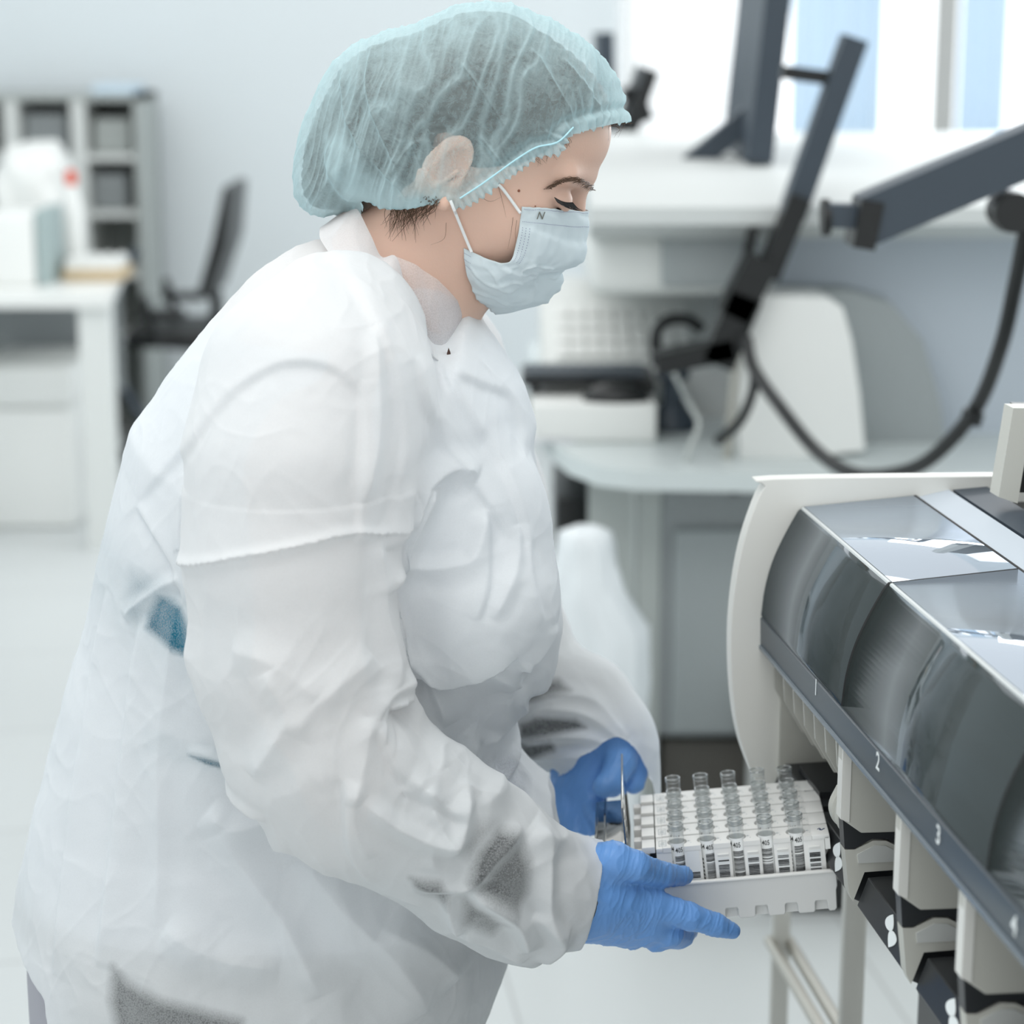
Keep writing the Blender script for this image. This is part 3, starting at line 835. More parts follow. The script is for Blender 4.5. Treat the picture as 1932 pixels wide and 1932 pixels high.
M['smoke_sheen'] = glass_mat('lid_top_sheen', (0.52, 0.55, 0.56), gloss=0.40, rough=0.04, power=3.0, edge=0.5, body=0.62, bodycol=(0.70, 0.75, 0.80), gcol=(0.93, 0.96, 1.0))  # lid top: wall and window reflection put into a paler blue body colour
M['gap'] = mat('dark_gap', (0.04, 0.045, 0.05), 0.6)
M['print'] = mat('white_print', (0.93, 0.95, 0.95), 0.5)

ia = thing('analyzer', 'white bench analyser with smoked glossy lids and numbered bays at the right', 'machine', tuple(O[:2] + np.array([0.2, -0.3])) + (0.0,))
U1e = 1.15
# C-shaped white end plate
inner = [WU(x, y, 0) for x, y in [(1441, 1215), (1441, 1160), (1448, 1110), (1462, 1060), (1485, 1010), (1512, 962)]]
top_in = WU(1722, 940, 0); top_in2 = WU(1790, 930, 0)
outer = [WU(x, y, 0) for x, y in [(1895, 898), (1462, 904), (1444, 918), (1428, 948), (1405, 1015), (1390, 1085), (1381, 1160), (1379, 1230), (1382, 1300), (1391, 1370), (1408, 1430), (1440, 1500), (1500, 1545), (1600, 1560)]]
ow = spline([(p[0], p[1]) for p in outer], 4)
far = 0.62
outl = [(far, outer[0][1])] + [tuple(p) for p in ow] + [(far, outer[-1][1])]
pl = MB(); along(pl, outl, -0.018, 0.0)
pm = pl.build('end_plate', M['shell'], ia, auto=40)
bv = pm.modifiers.new('bevel', 'BEVEL'); bv.width = 0.006; bv.segments = 3; bv.limit_method = 'ANGLE'
# lids
zD = inner[-1][1]
u1 = uof(WZ(1690, 1106, zD))
ztop_rail = inner[1][1]
u2 = uof(WZ(1838, 1645, ztop_rail))
u1b = uof(WZ(1605, 1343, ztop_rail))
curve = spline([tuple(p) for p in inner[1:]], 6)
def lid(ua, ub):
    prof = [tuple(p) for p in curve]
    e = prof[-1]
    prof2 = prof[:-1] + [(e[0] - 0.001, e[1] - 0.002), (e[0] + 0.003, e[1] + 0.0005), tuple(top_in)]
    n = len(prof2); V = [I(ua, w, z) for w, z in prof2] + [I(ub, w, z) for w, z in prof2]
    F = [(i, i+1, n+i+1, n+i) for i in range(n-1)]
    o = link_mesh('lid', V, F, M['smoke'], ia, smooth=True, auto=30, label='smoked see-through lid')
    o.data.materials.append(M['smoke_sheen']); o.data.polygons[len(F)-1].material_index = 1
    sd = o.modifiers.new('thick', 'SOLIDIFY'); sd.thickness = 0.003; sd.offset = -1
    # the highlight along the crease is a separate pale tube
    return o
for a, b in ((0.002, u1 - 0.0015), (u1 + 0.0015, u2 - 0.0015), (u2 + 0.0015, U1e)):
    lid(a, b)
    e = MB(); c = curve[-1]
    e.tube([I(a+0.001, c[0]+0.001, c[1]+0.0012), I(b-0.001, c[0]+0.001, c[1]+0.0012)], 0.0022, 8)  # pale tube painted in as the crease highlight
    e.build('crease_highlight', mat('pale_highlight', (0.80, 0.82, 0.82), 0.15), ia, label='pale highlight strip on the lid edge')
for uu in (u1, u2):
    s_ = MB(); s_.tube([I(uu, w-0.0012, z+0.0008) for w, z in curve] + [I(uu, top_in[0], top_in[1]+0.001)], 0.0024, 8); s_.build('lid_seam', M['gap'], ia)
# strips along the top behind the lids
g = MB(); g.tube([I(0, top_in[0]+0.002, top_in[1]), I(U1e, top_in[0]+0.002, top_in[1])], 0.003, 8); g.build('top_seam', M['gap'], ia)
t3 = WU(1862, 924, 0)
st = MB(); along(st, [(top_in[0]+0.004, top_in[1]-0.02), (top_in[0]+0.004, top_in[1]+0.001), (top_in2[0], top_in2[1]+0.003), (top_in2[0], top_in[1]-0.02)], 0.0, U1e); st.build('top_strip', M['bluegrey'], ia)
st = MB(); along(st, [(top_in2[0]+0.004, top_in2[1]-0.02), (top_in2[0]+0.004, top_in2[1]+0.003), (t3[0], t3[1]+0.003), (t3[0], top_in2[1]-0.02)], 0.0, U1e); st.build('top_strip', M['slate'], ia)
st = MB(); along(st, [(t3[0]+0.002, 0.95), (t3[0]+0.002, t3[1]-0.012), (far, t3[1]-0.012), (far, 0.95)], 0.0, U1e); st.build('rear_deck', M['black'], ia)
# inside, seen through the lids
w0 = inner[0][0]
st = MB(); along(st, [(w0+0.02, ZR-0.004), (w0+0.02, ZR+0.004), (0.28, ZR+0.012), (0.28, ZR-0.004)], 0.001, U1e); st.build('deck', M['darktray'], ia)
st = MB(); along(st, [(0.235, ZR), (0.18, zD-0.03), (0.24, zD-0.03), (0.28, ZR)], 0.001, U1e); st.build('inner_back', mat('inner_grey', (0.55, 0.57, 0.56), 0.5), ia)
st = MB(); along(st, [(w0+0.035, ZR+0.012), (w0+0.033, ZR+0.033), (w0+0.048, ZR+0.036), (w0+0.05, ZR+0.012)], 0.004, U1e); st.build('tan_bar', mat('tan_metal', (0.50, 0.46, 0.42), 0.3, metal=0.5), ia)
for (wa, za, r_, m_) in ((0.075, 0.02, 0.012, 'darktray'), (0.12, 0.03, 0.015, 'warmgrey'), (0.16, 0.05, 0.01, 'steel')):
    st = MB(); st.tube([I(0.004, wa, ZR+za), I(U1e, wa, ZR+za)], r_, 12); st.build('guide_bar', M[m_], ia)
ub_ = u2 + 0.03
st = MB(); st.tube([I(ub_, w0+0.03, ZR+0.018), I(ub_+0.12, w0+0.045, ZR+0.025)], [0.012, 0.014], 14); st.build('blue_clip', mat('blue_plastic', (0.10, 0.28, 0.52), 0.4), ia, label='blue clip under the lid')
random.seed(4)
st = MB()
for k in range(26):
    p = I(u2 + random.uniform(-0.01, 0.16), w0 + random.uniform(0.012, 0.03), ZR + random.uniform(0.004, 0.010))
    q = p + np.array([random.uniform(-1, 1), random.uniform(-1, 1), random.uniform(0, 0.4)]) * 0.013
    st.tube([p, q], 0.0022, 8)
st.build('loose_cuvettes', mat('clear_cuvettes', (0.82, 0.82, 0.79), 0.3), ia)['kind'] = 'stuff'
pc = I(u2 - 0.005, w0 + 0.055, ZR + 0.055)
st = MB(); st.lathe([(0.0, 0.0), (0.018, 0.0), (0.022, 0.02), (0.02, 0.05), (0, 0.052)], pc - np.array([0, 0, 0.03]), (0.4, -0.3, 0.6), 20); st.build('clear_cup', mat('milky_cup', (0.70, 0.72, 0.72), 0.3), ia)
# front rail with numbers
r0, r1 = inner[0], inner[1]
tilt = 0.006
railp = [(r0[0]-0.001, r0[1]-0.004), (r0[0]-0.003, r0[1]), (r1[0]-0.003, r1[1]-0.003), (r1[0]+0.0, r1[1]-0.001), (r0[0]+0.03, r1[1]-0.004), (r0[0]+0.03, r0[1]-0.004)]
rl = MB(); along(rl, railp, 0.0, U1e); rl.build('front_rail', M['rail'], ia)
rl = MB(); along(rl, [(r0[0]-0.0045, r0[1]-0.004), (r0[0]-0.0045, r0[1]-0.001), (r0[0]-0.001, r0[1]), (r0[0]+0.003, r0[1]-0.004)], 0.0, U1e); rl.build('rail_lip', mat('lip_grey', (0.45, 0.49, 0.52), 0.25), ia)
rl = MB(); along(rl, [(r1[0]+0.002, r1[1]-0.003), (r1[0]+0.004, r1[1]+0.003), (r1[0]+0.014, r1[1]-0.001), (r1[0]+0.014, r1[1]-0.006)], 0.001, U1e); rl.build('lid_gasket', M['gap'], ia)
for ch_, (px, py) in (('1', (1540, 1298)), ('2', (1657, 1438)), ('3', (1771, 1577)), ('4', (1914, 1747))):
    # place on the rail face (plane w = r0-0.003)
    d = ray(px, py); C0 = np.array([0, 0, CAMZ]); t = ((O + WD*(r0[0]-0.0034) - C0) @ WD) / (d @ WD); P = C0 + d * t
    V, F = text_mesh(ch_, 0.019, 0.0004)
    V = [P + UD * v[0] + np.array([0, 0, 1]) * v[1] - WD * 0.0004 for v in V]
    nm = link_mesh('number', V, F, M['print'], ia)
    nm['label'] = 'white number ' + ch_
# dividers between the bays
def uz(px, py, z): return uof(WZ(px, py, z))
uA, uB, uC = uz(1600, 1400, ZR), uz(1701, 1531, ZR), uz(1817, 1675, ZR)
print('u1,u1b,u2', u1, u1b, u2, 'uABC', uA, uB, uC)
ptch = (uC - uA) / 2
uD = uC + ptch
def divider(u):
    # measured on divider B
    up = [WU(x, y, uB) for x, y in [(1700, 1532), (1697, 1688), (1704, 1695), (1737, 1718), (1860, 1714)]]
    zt_ = ZR - 0.004
    prof = [(up[0][0], zt_)] + [tuple(p) for p in up[1:]] + [(up[-1][0], zt_)]
    d = MB(); along(d, prof, u - 0.012, u); o = d.build('bay_divider', M['warmgrey'], ia)
    b_ = o.modifiers.new('bevel', 'BEVEL'); b_.width = 0.0015; b_.segments = 2; b_.limit_method = 'ANGLE'
    # pale front strip on its left edge
    w_ = up[1][0]
    e = MB(); along(e, [(w_-0.0012, zt_), (w_-0.0012, up[1][1]), (w_+0.006, up[1][1]-0.003), (w_+0.006, zt_)], u-0.0118, u+0.0008); e.build('divider_edge', M['shell'], ia, label='white divider edge')
    # black band
    bk = [WU(x, y, uB) for x, y in [(1700, 1692), (1737, 1716), (1860, 1712), (1860, 1738), (1812, 1742), (1790, 1730), (1760, 1730), (1722, 1750), (1703, 1750)]]
    e = MB(); along(e, bk, u-0.014, u-0.001); e.build('black_band', M['darktray'], ia)
    lo = [WU(x, y, uB) for x, y in [(1703, 1752), (1724, 1752), (1762, 1733), (1788, 1733), (1812, 1744), (1860, 1740), (1860, 1788), (1743, 1797), (1719, 1857), (1710, 1838)]]
    e = MB(); along(e, lo, u-0.013, u); o = e.build('lower_bracket', M['warmgrey'], ia)
    ins = [WU(x, y, uB) for x, y in [(1728, 1760), (1762, 1742), (1786, 1742), (1810, 1754), (1855, 1752), (1855, 1772), (1730, 1778)]]
    e = MB(); along(e, ins, u-0.001, u+0.001); e.build('bracket_inset', M['greyplastic'], ia)
for u_ in (uA, uB, uC, uD):
    divider(u_)
# ribs on the far part of the front
zt_ = ZR - 0.004
for k in range(7):
    u_ = 0.012 + k * (uA - 0.03) / 7
    d = MB(); wv = w0 + 0.006; along(d, [(wv, zt_), (wv+0.003, 0.93), (wv+0.02, 0.90), (0.16, 0.90), (0.16, zt_)], u_-0.004, u_); d.build('front_rib', M['warmgrey'], ia)
for k in range(3):
    u_ = uA - 0.045 + k * 0.018
    d = MB(); pp = [I(u_, w0+0.012, 0.915), I(u_, w0+0.006, 0.90), I(u_, w0+0.012, 0.888), I(u_, w0+0.03, 0.884)]
    d.tube(spline(pp, 5), 0.006, 10); d.build('rack_hook', M['warmgrey'], ia)
# recessed front wall
d = MB(); along(d, [(0.16, 0.55), (0.16, ZR-0.005), (0.2, ZR-0.005), (0.2, 0.55)], 0.0, U1e); d.build('front_wall', M['darktray'], ia)
d = MB(); wl = WU(1472, 1300, 0)[0]; along(d, [(wl, 0.80), (wl, ZR-0.005), (0.16, ZR-0.005), (0.16, 0.80)], 0.0, 0.006); d.build('inner_end_panel', M['warmgrey'], ia)
# sloping charcoal bay fronts with drop marks
b0 = WU(1616, 1708, uA); b1 = WU(1637, 1654, uA); b2 = WU(1760, 1640, uA)
def bay(ua, ub, drop):
    d = MB(); along(d, [tuple(b0), tuple(b1), (b2[0], b1[1]+0.001), (b2[0], b0[1]-0.006), (b0[0]+0.012, b0[1]-0.006)], ua + 0.0008, ub - 0.0135)
    o = d.build('bay_front', M['darktray'], ia, label='charcoal bay front with white drop marks')
    bv_ = o.modifiers.new('bevel', 'BEVEL'); bv_.width = 0.001; bv_.segments = 2; bv_.limit_method = 'ANGLE'
    # finger tab
    n = 20; cu = (ua+ub)/2 - 0.33*(ub-ua); wm = (b1[0]+b2[0])/2 + 0.012
    cu = ub - 0.03
    tb = MB(); pts = []
    for i in range(n+1):
        a = math.pi * i / n
        pts.append(I(ua + 0.014, b1[0] + 0.020 + 0.026*(1-math.cos(a)), b1[1] + 0.001 + 0.015*math.sin(a)**0.8))
    tb.prism(pts, (0, 0, 0), UD*0.006); tb.build('finger_tab', M['black'], o)
    d = MB(); along(d, [(b1[0]+0.008, b1[1]+0.0005), (b1[0]+0.008, b1[1]+0.006), (b1[0]+0.018, b1[1]+0.006), (b1[0]+0.018, b1[1]+0.0005)], ua+0.3*(ub-ua), ub-0.03); d.build('slide_rail', M['darktray'], o)
    if drop:
        fd = np.array([b1[0]-b0[0], b1[1]-b0[1]]); fl = np.linalg.norm(fd); fd /= fl
        nr = np.array([-fd[1], fd[0]])
        dm = MB()
        for (cu_, cv, flip) in ((0.52, 0.70, 1), (0.62, 0.34, -1)):
            uc = ua + cu_*(ub-0.0135-ua); pc_ = np.array(b0) + fd*fl*cv
            pts = []
            for i in range(24):
                a = 2*math.pi*i/24
                rr = 0.0046
                x = rr*math.sin(a)*(math.sin(a/2)**1.1); y = -rr*1.35*math.cos(a)*flip*-1
                pts.append((uc + x*2.6, pc_ + fd*y))
            P3 = [I(uu, *(q + nr*0.0003)) for uu, q in pts]
            nrm = WD*nr[0] + np.array([0, 0, nr[1]])
            dm.prism(P3, (0, 0, 0), nrm*0.0005)
        dm.build('drop_mark', M['print'], o, label='white drop marks')
us = [uA - 2*ptch, uA - ptch, uA, uB, uC, uD]
for a, b in zip(us[:-1], us[1:]):
    bay(a, b, True)
# body behind and a screen post on top
d = MB(); along(d, [(0.2, 0.55), (0.2, 0.95), (far, 0.95), (far, 0.55)], 0.0, U1e); d.build('housing', M['shell'], ia)
sc_ = thing('touch_screen', 'white framed black screen standing on the analyser at the right edge', 'screen', tuple(I(0.06, 0.31, t3[1])))
ps = [WU(x, y, 0.10) for x, y in [(1912, 770), (1884, 938), (1920, 950), (1950, 770)]]
d = MB(); along(d, [tuple(ps[0]), tuple(ps[1]), tuple(ps[2]), (ps[3][0], ps[3][1])], 0.078, 0.10); d.build('screen_frame', M['warmgrey'], sc_)
p4 = [WU(x, y, 0.11) for x, y in [(1945, 778), (1924, 945), (2100, 945), (2100, 778)]]
d = MB(); along(d, p4, 0.06, 0.077); d.build('screen_back', M['black'], sc_)
# stand below
sd = thing('stand', 'pale metal stand legs under the analyser', 'stand', tuple(O[:2]) + (0,))
def post(px, Y, r, z1):
    A = W(px, 1800, Y); return MB().box(A[0]-r, A[0]+r, Y-r, Y+r, 0, z1, 0.003).build('leg', M['steelpaint'], sd)
M['steelpaint'] = mat('painted_steel', (0.70, 0.70, 0.68), 0.35)
zb = 0.556
post(1472, 2.28, 0.010, zb + 0.3); post(1609, 2.02, 0.0115, zb + 0.3)
A1 = W(1452, 1775, 2.28); A2 = A1 + np.array([ang, -1, 0])*1.3
d = MB()
for off in (0, 0.022):
    d.tube([A1 + np.array([off, 0, 0]), A2 + np.array([off, 0, 0])], 0.007, 10)
d.build('lower_rail', M['steel'], sd)
d = MB(); A = W(1452, 0, 2.28); B = I(0.0, 0.6, 0); d.box(A[0]-0.01, B[0], 2.27, 2.29, zb+0.28, zb+0.3); d.build('cross_bar', M['steelpaint'], sd)

# ================================================================== TRAY WITH TUBE RACKS
T0 = W(1192, 1606, 1.680)
T1 = W(1584, 1572, 1.6715)
tx = (T1 - T0) / np.linalg.norm(T1 - T0)
ty = np.cross(np.array([0, 0, 1.0]), tx); ty /= np.linalg.norm(ty)
ty = ty + tx * 0.0; tz = np.cross(tx, ty)
TM = np.eye(4); TM[:3, 0] = tx; TM[:3, 1] = ty; TM[:3, 2] = tz; TM[:3, 3] = T0
def TP(x, y, z): return T0 + tx*x + ty*y + tz*z
PIT = 0.0268; RW = 0.0240
M['rack'] = mat('rack_white', (0.93, 0.93, 0.92), 0.35)
M['trayplastic'] = mat('tray_plastic', (0.84, 0.845, 0.84), 0.4)
M['ink'] = mat('black_ink', (0.10, 0.11, 0.12), 0.6)
M['inkpale'] = mat('faint_grey_print', (0.72, 0.75, 0.76), 0.6)
M['paper'] = mat('white_label_paper', (0.93, 0.94, 0.94), 0.7)
M['chrome'] = mat('polished_metal', (0.66, 0.66, 0.65), 0.06, metal=1.0)
M['tubeglass'] = glass_mat('clear_tube', (0.975, 0.98, 0.98), gloss=0.05, rough=0.03, body=0.04, bodycol='ffffff', power=2.5, edge=0.5, rim=0.45)
M['rimglass'] = glass_mat('clear_tube_rim', (0.70, 0.73, 0.73), gloss=0.18, rough=0.05, body=0.30, bodycol=(0.85, 0.87, 0.87), power=2.0, edge=0.5)
cell = 0.0249; xt = 0.0384; xb0 = 0.0203; xb1 = 0.1652
RH = 0.056
tray = thing('rack_tray', 'off-white plastic tray with polished metal end plate held in both hands', 'tray', tuple(TP(0.08, 0.06, -0.066)))
yF, yB = -0.0055, 4*PIT + RW + 0.004
zr_, zb_ = -0.031, -0.066
# front wall with notches in its lower edge
def wall_outline(y):
    top = [(0.000, zr_), (xb1+0.0028, zr_)]
    pts = [(0.0, zr_), (0.0, zb_)]
    notch = [0.0305, 0.0555, 0.0785, 0.1035, 0.1285, 0.1535]
    for c in notch:
        pts += [(c-0.0065, zb_), (c-0.0052, zb_+0.002), (c-0.0050, zb_+0.0085), (c-0.0042, zb_+0.0098), (c+0.0042, zb_+0.0098), (c+0.0050, zb_+0.0085), (c+0.0052, zb_+0.002), (c+0.0065, zb_)]
    pts += [(xb1-0.001, zb_), (xb1+0.001, zb_+0.002), (xb1+0.0016, zb_+0.018), (xb1+0.0028, zb_+0.022), (xb1+0.0028, zr_)]
    return pts
def tprism(mb, pts, y0, y1):
    return mb.prism([(x, y0, z) for x, z in pts], (0, 0, 0), (0, y1-y0, 0))
for nm, y0 in (('front_wall', yF), ('back_wall', yB)):
    b = MB(TM); tprism(b, wall_outline(0), y0, y0+0.0022); o = b.build(nm, M['trayplastic'], tray)
    bv = o.modifiers.new('bevel', 'BEVEL'); bv.width = 0.0008; bv.segments = 2; bv.limit_method = 'ANGLE'
b = MB(TM); b.box(0.0, xb1+0.0028, yF-0.0012, yF+0.003, zr_-0.0006, zr_+0.0016, 0.0006); b.build('rim', M['rack'], tray)
b = MB(TM); b.box(0.002, xb1, yF+0.0022, yB, zb_+0.0098, zb_+0.0118).box(0.002, xb1, yF+0.0040, yF+0.0052, zb_+0.0005, zb_+0.0098); b.build('floor_plate', M['trayplastic'], tray)
b = MB(TM); b.box(xb1+0.0008, xb1+0.0028, yF+0.001, yB, zb_+0.022, zr_); b.build('end_wall', M['trayplastic'], tray)
# polished end plate and flange
b = MB(TM)
b.box(-0.0052, -0.0034, yF+0.004, yB-0.002, -0.030, 0.040, 0.0007)
b.build('end_plate', M['chrome'], tray, label='polished upright end plate')
b = MB(TM); b.box(-0.030, -0.0053, yF+0.012, yB-0.006, -0.004, -0.002, 0.0006); b.build('flange', M['chrome'], tray, label='polished flange')
b = MB(TM); b.box(-0.032, -0.0302, yF+0.012, yB-0.006, -0.030, -0.002, 0.0006).box(-0.024, -0.0225, yF+0.012, yB-0.006, -0.002, 0.0004); b.build('flange_edge', M['chrome'], tray)

def bars(seed, w, h, z0, n, thick=0.62):
    """barcode lines: list of (z centre, half height)"""
    r = random.Random(seed); out = []; z = z0
    step = h / n
    for i in range(n):
        if r.random() < 0.13: continue
        out.append((z0 - i*step, step*(0.18 + 0.22*r.random())))
    return out
names5 = ['front', 'second', 'middle', 'fourth', 'rearmost']
rackp = None
for i in range(5):
    y0 = i*PIT; y1 = y0 + RW; yc = (y0+y1)/2
    lab = ['frontmost white tube rack with readable barcodes', 'white tube rack second from the front', 'middle one of the five white tube racks', 'white tube rack second from the back', 'rearmost white tube rack next to the far hand'][i]
    rk = thing('tube_rack', lab, 'rack', tuple(TP(0.09, yc, -RH)), 'tube racks in the tray')
    b = MB(TM)
    # top plate with a round hole per tube
    xs = [xt + k*cell for k in range(5)]
    edges = [xs[0] - cell/2] + [x + cell/2 for x in xs]
    swt = 0.0054; rr_ = 0.0083; yq = math.sqrt(rr_**2 - swt**2); a_s = math.asin(swt/rr_)
    for x in xs:
        pts = [(x-cell/2, y0), (x-swt, y0), (x-swt, yc-yq)]
        n = 30
        for k in range(1, n):
            a = -math.pi/2 - a_s - (2*math.pi - 2*a_s)*k/n
            pts.append((x + rr_*math.cos(a), yc + rr_*math.sin(a)))
        pts += [(x+swt, yc-yq), (x+swt, y0), (x+cell/2, y0), (x+cell/2, y1), (x-cell/2, y1)]
        b.prism([(p[0], p[1], 0) for p in pts], (0, 0, -0.004), (0, 0, 0))
    b.box(xb0, edges[0], y0, y1, -0.004, 0, 0.0006); b.box(edges[-1], xb1, y0, y1, -0.004, 0, 0.0006)
    # posts between the tube slots, ends, back wall, floor
    sw = 0.0052
    prev = xb0
    posts = []
    for x in xs + [None]:
        r_ = (x - sw) if x is not None else xb1 - 0.0045
        posts.append((prev, r_)); prev = (x + sw) if x is not None else 0
    for (pa, pb) in posts:
        b.box(pa, pb, y0+0.0005, y1-0.002, -RH, -0.0035, 0.0004)
    b.box(xb1-0.0042, xb1, y0+0.009, y1, -RH, -0.004); b.box(xb1-0.0042, xb1, y0, y0+0.0012, -0.013, -0.002)
    b.box(xb0, xb1, y1-0.0019, y1, -RH, -0.004)
    b.box(xb0, xb1, y0+0.001, y1, -RH-0.002, -RH)
    b.build('rack_body', M['rack'], rk, auto=30)
    # latch nub on the left end
    b = MB(TM); b.box(0.0085, 0.0195, y0+0.002, y1-0.004, -0.0045, 0.0012, 0.0005).box(0.0015, 0.0086, y0+0.005, y1-0.009, -0.012, -0.0045, 0.0004).box(0.0015, 0.014, y0+0.0005, y1-0.002, -RH, -0.0135, 0.0005)
    b.build('latch', M['rack'], rk)
    b = MB(TM); b.box(0.0150, 0.0200, y0+0.004, y1-0.004, -RH, -0.006); b.build('spring_gap', M['gap'], rk, label='dark gap at the latch')
    # raised label plate and clip on each post
    b = MB(TM); prt = MB(TM); q = MB(TM)
    for k, (pa, pb) in enumerate(posts):
        if k == 0: continue
        pc_ = (pa+pb)/2 if k < 5 else (pa + pb)/2
        if k >= 2: b.box(pc_-0.0046, pc_+0.0046, y0-0.0006, y0+0.0006, -0.0105, -0.0093, 0.0002)
        low = 0.0085 if k == 1 else 0
        q.box(pc_-0.0052, pc_+0.0052, y0+0.0001, y0+0.0006, -0.0385, -0.0125 + (0.008 if k == 1 else 0))
        for (zc_, hh) in bars(i*10+k, 0.01, 0.021, -0.0155-low, 15):
            if zc_ < -0.037: continue
            prt.box(pc_-0.0045, pc_+0.0045, y0-0.0002, y0+0.0001, zc_-hh, zc_+hh)
    b.build('clip', M['rack'], rk)
    ql = q.build('barcode_label', M['paper'], rk, smooth=False)
    prt.build('bars', M['ink'], ql, smooth=False)
    # pale square of print on the top left, small marks on the top face
    b = MB(TM)
    for (a0, a1, c0, c1) in ((0.0228, 0.0292, 0.0045, 0.0050), (0.0228, 0.0292, 0.0165, 0.0170), (0.0228, 0.0233, 0.0045, 0.0170), (0.0287, 0.0292, 0.0045, 0.0170), (0.0240, 0.0280, 0.0075, 0.0085), (0.0240, 0.0275, 0.0100, 0.0108), (0.0245, 0.0280, 0.0125, 0.0135)):
        b.box(a0, a1, y0+c0, y0+c1, 0, 0.00015)
    b.build('top_print', M['inkpale'], rk, smooth=False)
    b = MB(TM)
    for x in xs:
        b.lathe([(0, 0.0002), (0.0004, 0.0002), (0.0005, 0)], (x+0.0115, y0+0.008, 0), n=8)
        sq_ = 0.0062
        V = [(x+sq_+0.0025, yc+0.0012, 0.0002), (x+sq_+0.0052, yc, 0.0002), (x+sq_+0.0025, yc-0.0012, 0.0002)]
        b.add(V, [(0, 2, 1)])
    b.build('dot_print', M['inkpale'], rk, smooth=False)
    if i == 0:
        pts = [(0.158, 0.0165), (0.1595, 0.018), (0.1605, 0.0165), (0.1595, 0.0150), (0.1612, 0.0142), (0.1625, 0.0160), (0.164, 0.0168)]
        b = MB(TM); b.tube(spline([(p[0]-0.0015, y0+p[1]-0.004, 0.0003) for p in pts], 5), 0.00035, 6); b.build('pen_mark', mat('blue_ink', (0.15, 0.25, 0.42), 0.5), rk, label='blue pen squiggle')
# glass tubes
pos5 = ['leftmost', 'second from the left', 'middle', 'fourth from the left', 'rightmost']
rown = ['front rack', 'second rack', 'middle rack', 'fourth rack', 'rear rack']
RT = 0.0062
tv, tf = text_mesh('405', 0.0062, 0.00006)
uv, uf = text_mesh('04', 0.0062, 0.00004)
def wrap(V, F, ang0, z0, r, out, sx=0.72):
    """bend flat lettering round the tube"""
    k = len(out[0])
    for v in V:
        a = ang0 + v[0]*sx/r
        out[0].append((r*math.sin(a), -r*math.cos(a), z0 + v[1]))
    out[1].extend([tuple(j+k for j in f) for f in F])
for i in range(5):
    for j in range(5):
        lean = (random.uniform(-0.012, 0.012), random.uniform(-0.012, 0.012))
        c = (xt + j*cell + random.uniform(-0.0004, 0.0004), i*PIT + RW/2 - 0.0012, 0)
        Tt = TM @ np.array(Matrix.Translation(c) @ Matrix.Rotation(lean[0], 4, 'X') @ Matrix.Rotation(lean[1], 4, 'Y'))
        t_ = thing('test_tube', 'clear test tube with barcode, %s in the %s' % (pos5[j], rown[i]), 'test tube', tuple(Tt[:3, 3] - tz*RH), 'test tubes in the racks')
        b = MB(Tt)
        top = 0.0163 + (0.002 if i == 4 else 0)
        prof = [(0.0, -0.053), (0.004, -0.052), (RT, -0.048), (RT, top-0.0035), (RT+0.0004, top-0.0022), (RT+0.0006, top-0.0008), (RT+0.0002, top), (RT-0.0006, top), (RT-0.0009, top-0.001), (RT-0.0009, top-0.003)]
        b.lathe(prof, (0, 0, 0), n=28); gl_ = b.build('glass', M['tubeglass'], t_, auto=60)
        b = MB(Tt)
        for zz_, rr2 in ((top, 0.00055), (top-0.0034, 0.00030)):
            b.lathe([(RT + rr2*math.cos(a_), zz_ + rr2*math.sin(a_)) for a_ in [k_*math.pi/4 for k_ in range(9)]], (0, 0, 0), n=28)
        b.build('rim', M['rimglass'], t_, auto=80)
        b = MB(Tt); b.lathe([(RT-0.0012, -0.0465), (RT-0.0012, -0.006), (0.0001, -0.006)], (0, 0, 0), n=20)
        b.build('contents', mat('clear_gel', (0.95, 0.95, 0.94), 0.5) if (i + j) == 0 else bpy.data.materials['clear_gel'], t_)
        b = MB(Tt); b.lathe([(RT+0.0001, -0.045), (RT+0.0001, 0.0010), (RT+0.00005, 0.0011)], (0, 0, 0), n=28)
        lb = b.build('label', M['paper'], t_)
        out = ([], []); a0 = random.uniform(-0.15, 0.25)
        wrap(tv, tf, a0, -0.0048, RT+0.00035, out); wrap(uv, uf, a0-1.0, -0.0038, RT+0.00035, out)
        for (zc_, hh) in bars(100+i*5+j, 0.01, 0.034, -0.0105, 28):
            kk = len(out[0]); m_ = 8
            for q_ in range(m_+1):
                a = a0 + 0.1 - 0.72 + 1.44*q_/m_
                out[0].extend([((RT+0.0003)*math.sin(a), -(RT+0.0003)*math.cos(a), zc_-hh), ((RT+0.0003)*math.sin(a), -(RT+0.0003)*math.cos(a), zc_+hh)])
            out[1].extend([(kk+2*q_, kk+2*q_+2, kk+2*q_+3, kk+2*q_+1) for q_ in range(m_)])
        for q_ in range(7):
            kk = len(out[0]); aa = a0 - 1.25; zz = -0.014 - q_*0.0035
            out[0].extend([((RT+0.0003)*math.sin(aa+s1), -(RT+0.0003)*math.cos(aa+s1), zz+s2) for s1, s2 in ((0, 0), (0.22, -0.0004), (0.22, -0.0026), (0, -0.0022))])
            out[1].append((kk, kk+3, kk+2, kk+1))
        V = np.array(out[0]) @ Tt[:3, :3].T + Tt[:3, 3]
        link_mesh('print', V, out[1], M['ink'], lb)

